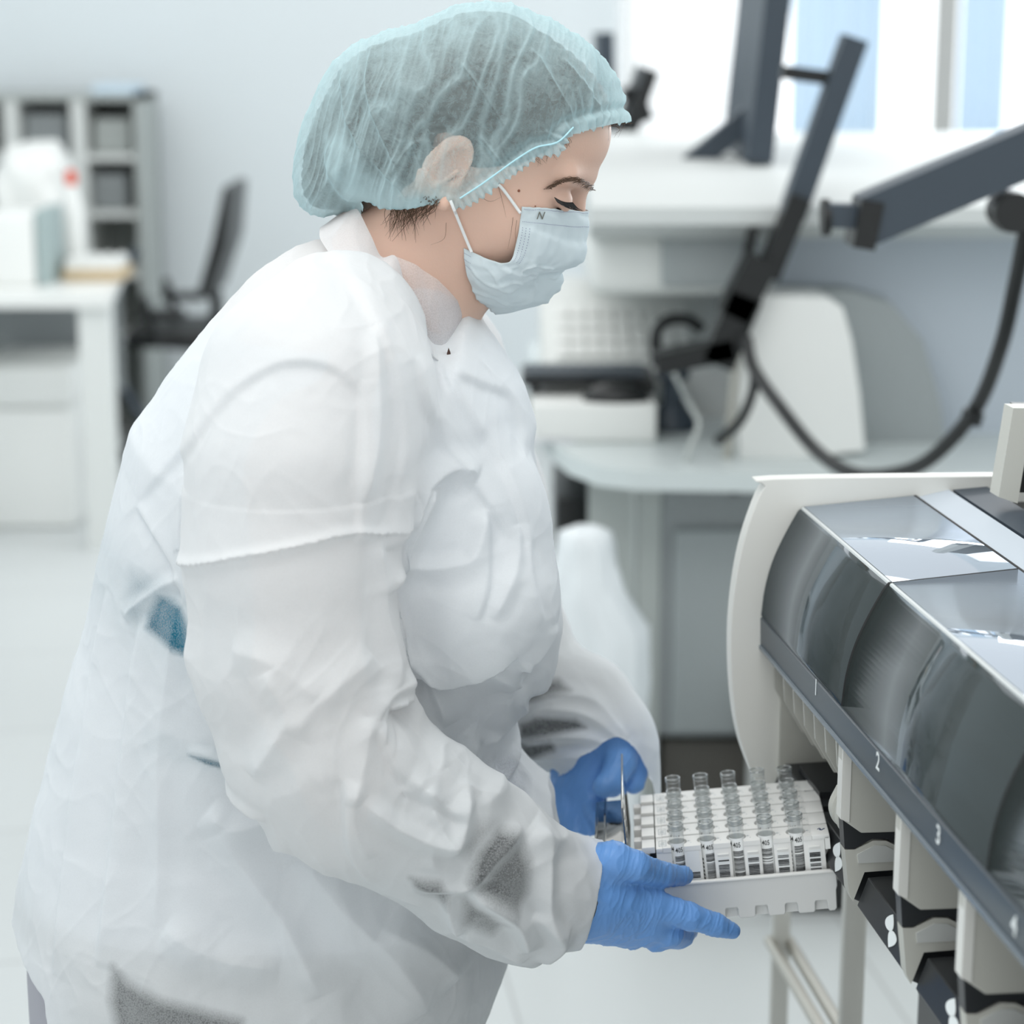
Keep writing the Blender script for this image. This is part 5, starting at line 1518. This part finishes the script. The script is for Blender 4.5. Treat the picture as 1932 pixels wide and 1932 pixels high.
# ---- surface lookups on the head (near side)
def surfY(x, z, k=0.004):
    m = (np.abs(headV[:, 0]-x) < k) & (np.abs(headV[:, 2]-z) < k)
    return headV[m, 1].min() if m.any() else YP - 0.03
def onhead(px, py, lift=0.001):
    y = YP - 0.06
    for _ in range(3):
        w = W(px, py, y); y = surfY(w[0], w[2])
    w = W(px, py, y); w[1] -= lift
    return w
# eyes
for s_ in (-1, 1):
    bm = bmesh.new(); bmesh.ops.create_uvsphere(bm, u_segments=24, v_segments=16, radius=0.0126)
    c = HL(.0815, s_*.034, -.0295)
    link_mesh('eye', [c + np.array(v.co) for v in bm.verts], [[v.index for v in f.verts] for f in bm.faces], mat('eye_dark', (0.16, 0.11, 0.09), 0.15) if s_ < 0 else bpy.data.materials['eye_dark'], person, smooth=True); bm.free()
def strands(name, specs, m, parent=person):
    b = MB()
    for pts, r in specs:
        pts = spline(pts, 4); n = len(pts)
        b.tube(pts, [r*(1-0.8*(i/(n-1))**1.5) + 1e-5 for i in range(n)], 5)
    return b.build(name, m, parent, auto=None)
rs = random.Random(11)
sp = []
bl = spline([(1040, 356), (1062, 343), (1085, 338), (1105, 345), (1122, 356)], 12)
for i in range(170):
    t = rs.random(); k = t*(len(bl)-1); i0 = min(int(k), len(bl)-2); p = bl[i0] + (bl[i0+1]-bl[i0])*(k-i0)
    wd = 3 + 8*t
    x, y = p[0] + rs.uniform(-2, 2), p[1] + rs.uniform(-0.5, 0.5)*wd
    L_ = rs.uniform(9, 17)
    sp.append(([onhead(x, y, 0.0003), onhead(x - L_*0.5, y - 1.0 + rs.uniform(-2, 2), 0.0012), onhead(x - L_, y + 2 + rs.uniform(-2, 2), 0.0006)], 0.00022))
strands('eyebrow', sp, M['strand'])
sp = []
for i in range(46):
    t = i/45
    x = 1046 + 34*t; y = 372 + 9*t + 4*math.sin(t*3)
    a = onhead(x, y, 0.0008)
    e = a + np.array([0.0045 + 0.004*t, -0.0045 + 0.001*rs.random(), -0.0050 - 0.002*t + 0.001*rs.random()])
    m_ = (a+e)/2 + np.array([0, -0.0006, -0.0012])
    sp.append(([a, m_, e], 0.00026))
strands('eyelashes', sp, M['ink'])
# a few moles
b = MB()
for (x, y, r) in ((979, 360, .0011), (1010, 389, .0006), (871, 332, .0005)):
    p = onhead(x, y, 0.0); b.lathe([(0, 0.0004), (r*0.7, 0.0003), (r, 0)], p, (0, -1, 0), 10)
b.build('mole', mat('mole_brown', (0.55, 0.33, 0.24), 0.6), person)

# ---- hair
lo = (-0.22, -0.10, -0.16); hi = (0.13, 0.10, 0.135)
P = grid(lo, hi, 0.0025)
F_ = ell(P, (-0.014, 0, 0.010), (.104, .0800, .0765))
F_ = smin(F_, ell(P, (0.040, 0, 0.020), (.066, .067, .055)), 0.02)
bun = pxHL(640, 335); F_ = smin(F_, ell(P, (bun[0]+.012, 0, bun[2]), (.046, .046, .040)), 0.02)
F_ = smin(F_, ell(P, tuple(pxHL(720, 240)), (.060, .066, .060)), 0.03)
f2, u2_ = P[0][:, 0, :], P[2][:, 0, :]
F_ = smax(F_, cap_field((HC[0]+f2*FW[0]+u2_*UPV[0]).astype(np.float32), (HC[2]+f2*FW[2]+u2_*UPV[2]).astype(np.float32), P[1]+YP, 0.0065), 0.004)
V, Q = nets(F_, lo, 0.0025)
Nn = normals(V, Q)
V = V + Nn*(0.0007*np.sin(V[:, 2]*900 - V[:, 0]*300 + 5*gnoise(V*25)))[:, None]
V = HC + V[:, :1]*FW + V[:, 1:2]*LT + V[:, 2:3]*UPV
hk = [(1185, 200), (1150, 236), (1085, 250), (1030, 285), (985, 308), (940, 336), (905, 356), (882, 366), (872, 345), (886, 300), (874, 264), (848, 246), (822, 252), (814, 290), (822, 340), (826, 368), (806, 380), (780, 384), (700, 392), (640, 440), (480, 440), (480, -80), (1250, -80), (1250, 200)]
hkz = XZ(hk, YP-0.06)
V, Q, _ = trim(V, Q, lambda X, Z: poly_sd(X, Z, hkz), 0.0025)
link_mesh('hair', V, Q, M['hair'], person, smooth=True)
sp = []
for i in range(95):
    x0 = rs.uniform(735, 830); y0 = rs.uniform(368, 388)
    L_ = rs.uniform(0.4, 1.0)*(75 if x0 < 800 else 45)
    tx_ = 772 + (x0-785)*0.35 + rs.gauss(0, 18) - L_*0.12
    a = onhead(x0, y0, 0.001); m_ = onhead((x0+tx_)/2 + rs.uniform(-9, 9), y0 + L_*0.5, 0.004); e = onhead(tx_, y0+L_, 0.003 + rs.random()*0.004)
    sp.append(([a, m_, e], rs.choice([0.0002, 0.0003, 0.00035])))
for i in range(26):
    x0 = rs.uniform(1085, 1165); y0 = 236 + rs.uniform(-2, 3)
    L_ = rs.uniform(15, 55)
    a = W(x0, y0, YP - 0.03*(1170-x0)/80); e = W(x0 + L_*rs.uniform(.3, 1), y0 + L_*rs.uniform(-0.3, 0.7), YP - 0.02); m_ = W(x0 + L_*0.7, y0 + rs.uniform(-12, 10), YP - 0.02)
    sp.append(([a, m_, e], 0.00016))
for i in range(24):
    x0 = rs.uniform(1010, 1075); y0 = 300 - (x0-1010)*0.62
    sp.append(([onhead(x0, y0, 0.001), onhead(x0 + 4, y0 + rs.uniform(2, 8), 0.001), onhead(x0 + rs.uniform(-4, 14), y0 + rs.uniform(6, 20), 0.0006)], 0.00018))
for (a, b_, c) in (((940, 350), (948, 380), (955, 410)), ((968, 410), (964, 440), (958, 470)), ((975, 415), (972, 440), (975, 470)), ((842, 420), (838, 450), (812, 462)), ((905, 370), (925, 380), (945, 372))):
    sp.append(([onhead(*a, .001), onhead(*b_, .001), onhead(*c, .001)], 0.00014))
strands('hair_strands', sp, M['strand'])['kind'] = 'stuff'

# ---- cap
lo = (W(520, 0, 1.7)[0], YP-0.11, W(0, 520, YP)[2]); hi = (W(1230, 0, YP)[0], YP+0.11, W(0, -30, YP)[2])
hc = 0.0021
P = grid(lo, hi, hc)
F_ = cap_field(P[0][:, 0, :], P[2][:, 0, :], P[1])
V, Q = nets(F_, lo, hc)
V = relax(V, Q, 1, 0.5)
edge_px = [(1196, 236), (1160, 234), (1120, 240), (1090, 247), (1072, 254), (1058, 284), (1040, 287), (1012, 292), (975, 320), (940, 345), (905, 368), (880, 385), (858, 388), (838, 381), (815, 382), (790, 391), (760, 397), (725, 399), (700, 392), (682, 384), (672, 400), (655, 425), (600, 450), (520, 470)]
keepp = edge_px + [(400, 440), (400, -120), (1350, -120), (1350, 236)]
kpz = XZ(keepp, YP-0.05)
V, Q, _ = trim(V, Q, lambda X, Z: poly_sd(X, Z, kpz), hc)
V, Q = subdiv(V, Q)
N = normals(V, Q)
L_ = XZ(edge_px, YP-0.05)
de, se, ae = line_sd(V[:, 0], V[:, 2], L_)
wv = np.stack([gnoise(V*22), gnoise(V*22+5), gnoise(V*22+9)], 1)
ax1 = V @ np.array([0.92, 0.1, -0.30])
dsp = 0.0016*ridged(gnoise(np.stack([ax1*70, V[:, 1]*8, (V @ np.array([0.3, 0, .95]))*7], 1) + wv*0.35), 2)
dsp += 0.0010*gnoise(V*28+wv) + 0.0006*ridged(gnoise(np.stack([ax1*130, V[:, 1]*20, (V @ np.array([0.3, 0, .95]))*16], 1)+wv*0.5+3), 2)
dsp += 0.0007*ridged(np.sin(ax1*620 + 2.5*gnoise(V*30))*0.45, 2)*(0.5+0.5*np.clip(gnoise(V*20+8)+0.5, 0, 1))
ln = ae*np.linalg.norm(np.diff(L_, axis=0), axis=1).sum()
frontw = np.clip((V[:, 0]-W(790, 0, YP)[0])/0.04, 0, 1)
dsp += np.exp(-de/0.018)*0.0016*np.sin(2*math.pi*ln/0.0062 + 1.5*gnoise(V*40))*frontw
# the elastic pulls the cloth in a little way above the hem
dsp -= 0.0035*np.exp(-((de-0.012)/0.0035)**2)*frontw
dsp -= 0.004*np.exp(-((de-0.002)/0.008)**2)*(1-frontw)
# tucked fold where the bun pushes the cloth out
fl_ = XZ([(620, 250), (612, 300), (628, 350), (655, 385), (690, 392)], YP-0.06)
d2, s2, a2 = line_sd(V[:, 0], V[:, 2], spline(fl_, 5))
near = (V[:, 1] < YP)
dsp += near*0.005*(1/(1+np.exp(-d2*s2/0.0012))-0.5)*np.exp(-d2/0.014)*np.clip(np.minimum(a2, 1-a2)/.15, 0, 1)
for pts in ([(700, 70), (690, 160), (720, 250), (760, 330)], [(740, 330), (770, 280), (800, 262)], [(770, 250), (800, 320), (830, 372)], [(640, 130), (650, 220), (690, 300)], [(900, 250), (940, 300), (960, 330)], [(860, 110), (900, 160), (960, 250)], [(1000, 90), (1040, 150), (1090, 240)], [(1060, 110), (1100, 160), (1150, 230)], [(820, 300), (800, 340), (790, 388)], [(700, 300), (760, 360), (770, 395)]):
    d3, s3, a3 = line_sd(V[:, 0], V[:, 2], spline(XZ(pts, YP-0.08), 5))
    dsp += near*0.0022*np.exp(-(d3/0.0018)**1.2)*np.clip(np.minimum(a3, 1-a3)/.15, 0, 1)
V2 = V + N*dsp[:, None]
capo = link_mesh('hair_cap', V2, Q, M['cap'], person, smooth=True, label='pale blue see-through disposable cap')
cl_ = -0.42*np.exp(-(de/0.014)**2)
back = poly_sd(V[:, 0].astype(np.float32), V[:, 2].astype(np.float32), XZ([(612, 262), (650, 250), (690, 320), (760, 345), (800, 385), (740, 402), (680, 392), (640, 370), (610, 320)], YP-0.07))
cl_ -= 0.30*np.clip(0.5-back/0.012, 0, 1)*near
cl_ -= 0.25*ridged(gnoise(np.stack([ax1*70, V[:, 1]*8, (V @ np.array([0.3, 0, .95]))*7], 1) + wv*0.35), 2)
at = capo.data.attributes.new('cling', 'FLOAT', 'POINT'); at.data.foreach_set('value', cl_.astype(np.float32))
# elastic thread
def capY(x, z):
    m = (np.abs(V2[:, 0]-x) < .003) & (np.abs(V2[:, 2]-z) < .003)
    return V2[m, 1].min() if m.any() else None
ep = []
for (x, y) in spline([(1082, 240), (1052, 268), (1012, 278), (975, 300), (940, 325), (905, 350), (868, 374)], 8):
    w = W(x, y, YP-0.07); yy = capY(w[0], w[2])
    if yy is None: continue
    w = W(x, y, yy); w[1] -= 0.0006; ep.append(w)
if len(ep) > 3: MB().tube(ep, 0.0007, 6).build('elastic', mat('elastic_white', (0.70, 0.87, 0.91), 0.6), capo)

# ---- face mask
NE = spline([(985, 389), (982, 415), (976, 450), (968, 484), (956, 497), (935, 494), (905, 482), (874, 468)], 12)
CE = spline([(1110, 399), (1112, 415), (1109, 455), (1104, 490), (1088, 502), (1063, 512), (1061, 532), (1035, 566), (990, 583), (935, 593)], 12)
ME = spline([(1052, 395), (1052, 415), (1050, 450), (1045, 490), (1028, 512), (1000, 530), (965, 552), (925, 572), (893, 575), (876, 552)], 12)
def samp(C, t):
    k = t*(len(C)-1); i = min(int(k), len(C)-2); return C[i] + (C[i+1]-C[i])*(k-i)
def mask_pt(s, t, lift=0.0):
    """s 0 at the near edge, 1 at the nose line, 2 at the far edge"""
    ss = s if s <= 1 else 2-s
    a, m_, c = samp(NE, t), samp(ME, t), samp(CE, t)
    B_ = (1-ss)**2*a + 2*ss*(1-ss)*m_ + ss*ss*c
    Ln = 0.067 - 0.008*t
    l = -Ln*math.cos(ss*math.pi/2)**0.75
    if s > 1: l = -l
    fold = 0.0
    for c0 in (0.22, 0.60, 0.76):
        fold += 0.0028*(1/(1+math.exp(-(t-c0+0.03*math.sin(3*s+c0*9))/0.010)) - 0.5)*math.exp(-abs(t-c0)/0.10)*min(1, ss*4+0.15)
    nz = mnoise.noise(Vector((s*5+2, t*7, 1.3)))*0.0022 + mnoise.noise(Vector((s*13, t*15, 4.3)))*0.0009
    nz += 0.002*(1-min(1, abs(mnoise.noise(Vector((s*4+t*5, t*6-s*3, 7.7))))*6))*min(1, ss*3)*(t > 0.45)
    base = W(B_[0], B_[1], YP)
    p = np.array([base[0], YP + l, base[2]])
    # profile was measured on the mid plane: bring nearer points to where they were seen
    q_ = W(B_[0], B_[1], YP + (l if s <= 1 else -l)); p[0] = q_[0]; p[2] = q_[2]
    cen = W(945, 470, YP); dr = p - cen; dr /= np.linalg.norm(dr)
    return p + dr*(fold + nz + lift)
ns, nt_ = 96, 90
V = []; 
for i in range(ns+1):
    for j in range(nt_+1):
        V.append(mask_pt(2*i/ns, j/nt_))
Qm = np.array([(i*(nt_+1)+j, (i+1)*(nt_+1)+j, (i+1)*(nt_+1)+j+1, i*(nt_+1)+j+1) for i in range(ns) for j in range(nt_)])
mk = link_mesh('face_mask', V, Qm, M['mask'], person, smooth=True, label='pale blue pleated surgical mask')
sd_ = mk.modifiers.new('thick', 'SOLIDIFY'); sd_.thickness = 0.0009; sd_.offset = 1
# stitched dashes, top and side
b = MB()
def dash(s0, t0, s1, t1, w_=0.0005):
    a = mask_pt(s0, t0, 0.0014); c = mask_pt(s1, t1, 0.0014)
    b.tube([a, c], 0.00028, 5)
for k in range(44):
    s0 = 0.03 + k*0.0215
    for tt in (0.035, 0.155): dash(s0, tt, s0+0.011, tt)
for col in (0.04, 0.085, 0.13):
    for k in range(16):
        t0 = 0.20 + k*0.018 if col < 0.1 else 0.20 + k*0.018
        dash(col, t0, col, t0+0.008)
for col in (0.05, 0.12, 0.19):
    for k in range(10):
        t0 = 0.93 + k*0.0065
        if t0 < 0.99: dash(col, t0, col, t0+0.003)
b.build('stitching', mat('stitch_grey', (0.62, 0.64, 0.72), 0.7), mk)
tvn, tfn = text_mesh('N', 0.0085, 0.0001)
pa, pb, pcn = mask_pt(0.26, 0.10, 0.0016), mask_pt(0.34, 0.10, 0.0016), mask_pt(0.26, 0.16, 0.0016)
ex = (pb-pa)/np.linalg.norm(pb-pa); ez = (pa-pcn); ez -= ex*(ez@ex); ez /= np.linalg.norm(ez)
link_mesh('letter', [pa + ex*(v[0] + 0.25*v[1]) + ez*v[1] for v in tvn], tfn, mat('grey_letter', (0.45, 0.45, 0.42), 0.6), mk, label='grey letter N')
# ear loops
for pts in ([(982, 402), (965, 378), (950, 358), (938, 345)], [(890, 476), (875, 440), (862, 408), (850, 378)]):
    P_ = [onhead(x, y, 0.0022) for x, y in spline(pts, 5)]
    P_[0] = W(pts[0][0], pts[0][1], P_[1][1]-0.001)
    MB().tube(P_, 0.00125, 10).build('ear_loop', M['paper'], mk)

# ---- collar
def strip(name, top, bot, m, n=48, nv=14, wav=0.0012, parent=person, seed=0.0):
    """top, bot: lists of (px, py, Y) along the two edges"""
    A_, B_ = spline(np.array(top, float), 12), spline(np.array(bot, float), 12)
    V = []
    for i in range(n+1):
        a, b_ = samp(A_, i/n), samp(B_, i/n)
        a = W(*a); b_ = W(*b_)
        for j in range(nv+1):
            t = j/nv; p = a + (b_-a)*t
            p = p + np.array([0, -0.006*math.sin(math.pi*t), 0])
            k = mnoise.noise(Vector((i*0.14+seed, t*2.5, 0.3)))*wav + wav*0.8*(1-min(1, 5*abs(mnoise.noise(Vector((i*0.09+seed+4, t*1.4, 2.3))))))
            p = p + np.array([k*0.4, -k, k*0.5])
            V.append(p)
    Qc = np.array([(i*(nv+1)+j, (i+1)*(nv+1)+j, (i+1)*(nv+1)+j+1, i*(nv+1)+j+1) for i in range(n) for j in range(nv)])
    return link_mesh(name, V, Qc, m, parent, smooth=True)
strip('collar', [(640, 402, 1.80), (655, 396, 1.76), (676, 398, 1.715), (700, 445, 1.694), (720, 484, 1.686), (748, 484, 1.682), (766, 548, 1.672), (786, 611, 1.668), (820, 670, 1.668), (850, 694, 1.690)],
      [(606, 430, 1.80), (603, 432, 1.74), (606, 455, 1.70), (640, 500, 1.655), (692, 528, 1.640), (720, 556, 1.634), (749, 588, 1.634), (775, 618, 1.640), (806, 660, 1.650), (848, 700, 1.686)], M['collar'], seed=1.0)
strip('inner_collar', [(742, 482, 1.690), (780, 498, 1.690), (806, 514, 1.694), (836, 538, 1.700), (863, 566, 1.715), (882, 583, 1.735), (898, 592, 1.76)],
      [(764, 545, 1.688), (790, 612, 1.684), (812, 650, 1.684), (830, 680, 1.690), (846, 690, 1.700), (852, 668, 1.72), (884, 612, 1.76)], M['collarin'], seed=6.0)
strip('inner_collar', [(750, 486, 1.694), (764, 540, 1.688), (795, 545, 1.690), (822, 548, 1.694), (845, 558, 1.705), (866, 572, 1.718), (893, 596, 1.755)],
      [(764, 545, 1.690), (790, 612, 1.686), (812, 650, 1.686), (828, 672, 1.692), (842, 680, 1.702), (850, 664, 1.722), (884, 614, 1.762)], M['collarin'], seed=9.0)
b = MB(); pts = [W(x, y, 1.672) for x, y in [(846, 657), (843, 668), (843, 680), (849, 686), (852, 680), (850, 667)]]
b.prism(pts, (0, 0, 0), (0, 0.004, 0)); b.build('opening_patch', mat('opening_brown', (0.28, 0.19, 0.15), 0.7), person)  # small dark brown patch set in the neck opening

# ---- gloved hands
def glove(name, parts, lo, hi, hg, label):
    P = grid(lo, hi, hg)
    f = None
    for pts, k in parts:
        c = chain(P, pts, 0.003)
        f = c if f is None else smin(f, c, k)
    V, Q = nets(f, lo, hg)
    V = relax(V, Q, 1, 0.5)
    V, Q = subdiv(V, Q); V = relax(V, Q, 1, 0.5)
    N = normals(V, Q)
    wv = np.stack([gnoise(V*45), gnoise(V*45+5), gnoise(V*45+9)], 1)*0.5
    ax = V @ np.array([.93, 0, -.36]); cr = V @ np.array([.36, 0, .93])
    Pw = np.stack([ax*210, V[:, 1]*35, cr*32], 1) + wv*1.6
    Pw2 = np.stack([ax*95, V[:, 1]*30, cr*24], 1) + wv*1.2 + 7
    V = V + N*(0.00035*(ridged(gnoise(Pw), 2)-0.3) + 0.0005*(ridged(gnoise(Pw2), 2)-0.3) + 0.0003*gnoise(V*80))[:, None]
    return link_mesh(name, V, Q, M['glove'], person, smooth=True, label=label)
g1 = [
 ([w4(1040, 1685, 1.605, .030), w4(1110, 1690, 1.610, .033)], 0.01),
 ([w4(1100, 1660, 1.610, .024), w4(1158, 1680, 1.616, .0220), w4(1230, 1707, 1.616, .0135)], 0.012),
 ([w4(1100, 1690, 1.612, .026), w4(1165, 1702, 1.616, .0225), w4(1226, 1734, 1.622, .0150)], 0.012),
 ([w4(1100, 1722, 1.616, .021), w4(1165, 1725, 1.622, .0205), w4(1210, 1748, 1.630, .0150)], 0.012),
 ([w4(1100, 1737, 1.620, .015), w4(1150, 1750, 1.628, .0140), w4(1180, 1758, 1.634, .0120)], 0.012),
 ([w4(1230, 1708, 1.616, .0130), w4(1300, 1729, 1.620, .0112), w4(1350, 1745, 1.626, .0096), w4(1381, 1756, 1.632, .0072)], 0.004),
 ([w4(1226, 1734, 1.622, .0145), w4(1262, 1758, 1.630, .0122), w4(1283, 1764, 1.655, .0110), w4(1296, 1752, 1.690, .0100)], 0.004),
 ([w4(1210, 1746, 1.630, .0140), w4(1240, 1768, 1.640, .0118), w4(1268, 1764, 1.668, .0105), w4(1280, 1750, 1.700, .0095)], 0.005),
 ([w4(1180, 1757, 1.634, .0115), w4(1195, 1768, 1.650, .0100), w4(1225, 1760, 1.680, .0092)], 0.005),
 ([w4(1120, 1638, 1.606, .0205), w4(1158, 1626, 1.600, .0165), w4(1198, 1634, 1.600, .0120)], 0.008),
 ([w4(1198, 1634, 1.600, .0120), w4(1246, 1650, 1.626, .0108), w4(1290, 1652, 1.652, .0082)], 0.004),
]
glove('glove', g1, (float(W(1010, 0, 1.6)[0]), 1.555, 0.755), (float(W(1440, 0, 1.64)[0]), 1.73, 0.93), 0.0017, 'blue nitrile glove under the tray corner')
g2 = [
 ([w4(1105, 1385, 1.908, .028), w4(1110, 1420, 1.905, .026)], 0.01),
 ([w4(1100, 1420, 1.905, .020), w4(1072, 1460, 1.903, .0165), w4(1068, 1498, 1.895, .0140)], 0.014),
 ([w4(1110, 1420, 1.900, .022), w4(1095, 1465, 1.895, .0190), w4(1092, 1506, 1.888, .0150)], 0.014),
 ([w4(1130, 1410, 1.900, .022), w4(1118, 1460, 1.888, .0190), w4(1116, 1500, 1.880, .0145)], 0.014),
 ([w4(1066, 1498, 1.893, .0140), w4(1070, 1540, 1.876, .0128), w4(1084, 1572, 1.855, .0108)], 0.004),
 ([w4(1092, 1506, 1.888, .0135), w4(1098, 1548, 1.868, .0118), w4(1112, 1582, 1.846, .0100)], 0.004),
 ([w4(1116, 1500, 1.880, .0130), w4(1124, 1535, 1.862, .0112), w4(1138, 1560, 1.842, .0095)], 0.004),
 ([w4(1130, 1410, 1.900, .022), w4(1168, 1402, 1.885, .0180)], 0.012),
 ([w4(1170, 1402, 1.885, .0175), w4(1170, 1440, 1.866, .0145), w4(1152, 1478, 1.850, .0125), w4(1140, 1484, 1.846, .0110)], 0.007),
 ([w4(1155, 1395, 1.905, .018), w4(1190, 1415, 1.895, .0140), w4(1198, 1455, 1.882, .0115), w4(1196, 1478, 1.872, .0100)], 0.006),
]
glove('glove', g2, (float(W(1030, 0, 1.9)[0]), 1.81, 0.79), (float(W(1240, 0, 1.9)[0]), 1.955, 1.03), 0.0017, 'blue nitrile glove gripping the far end plate')
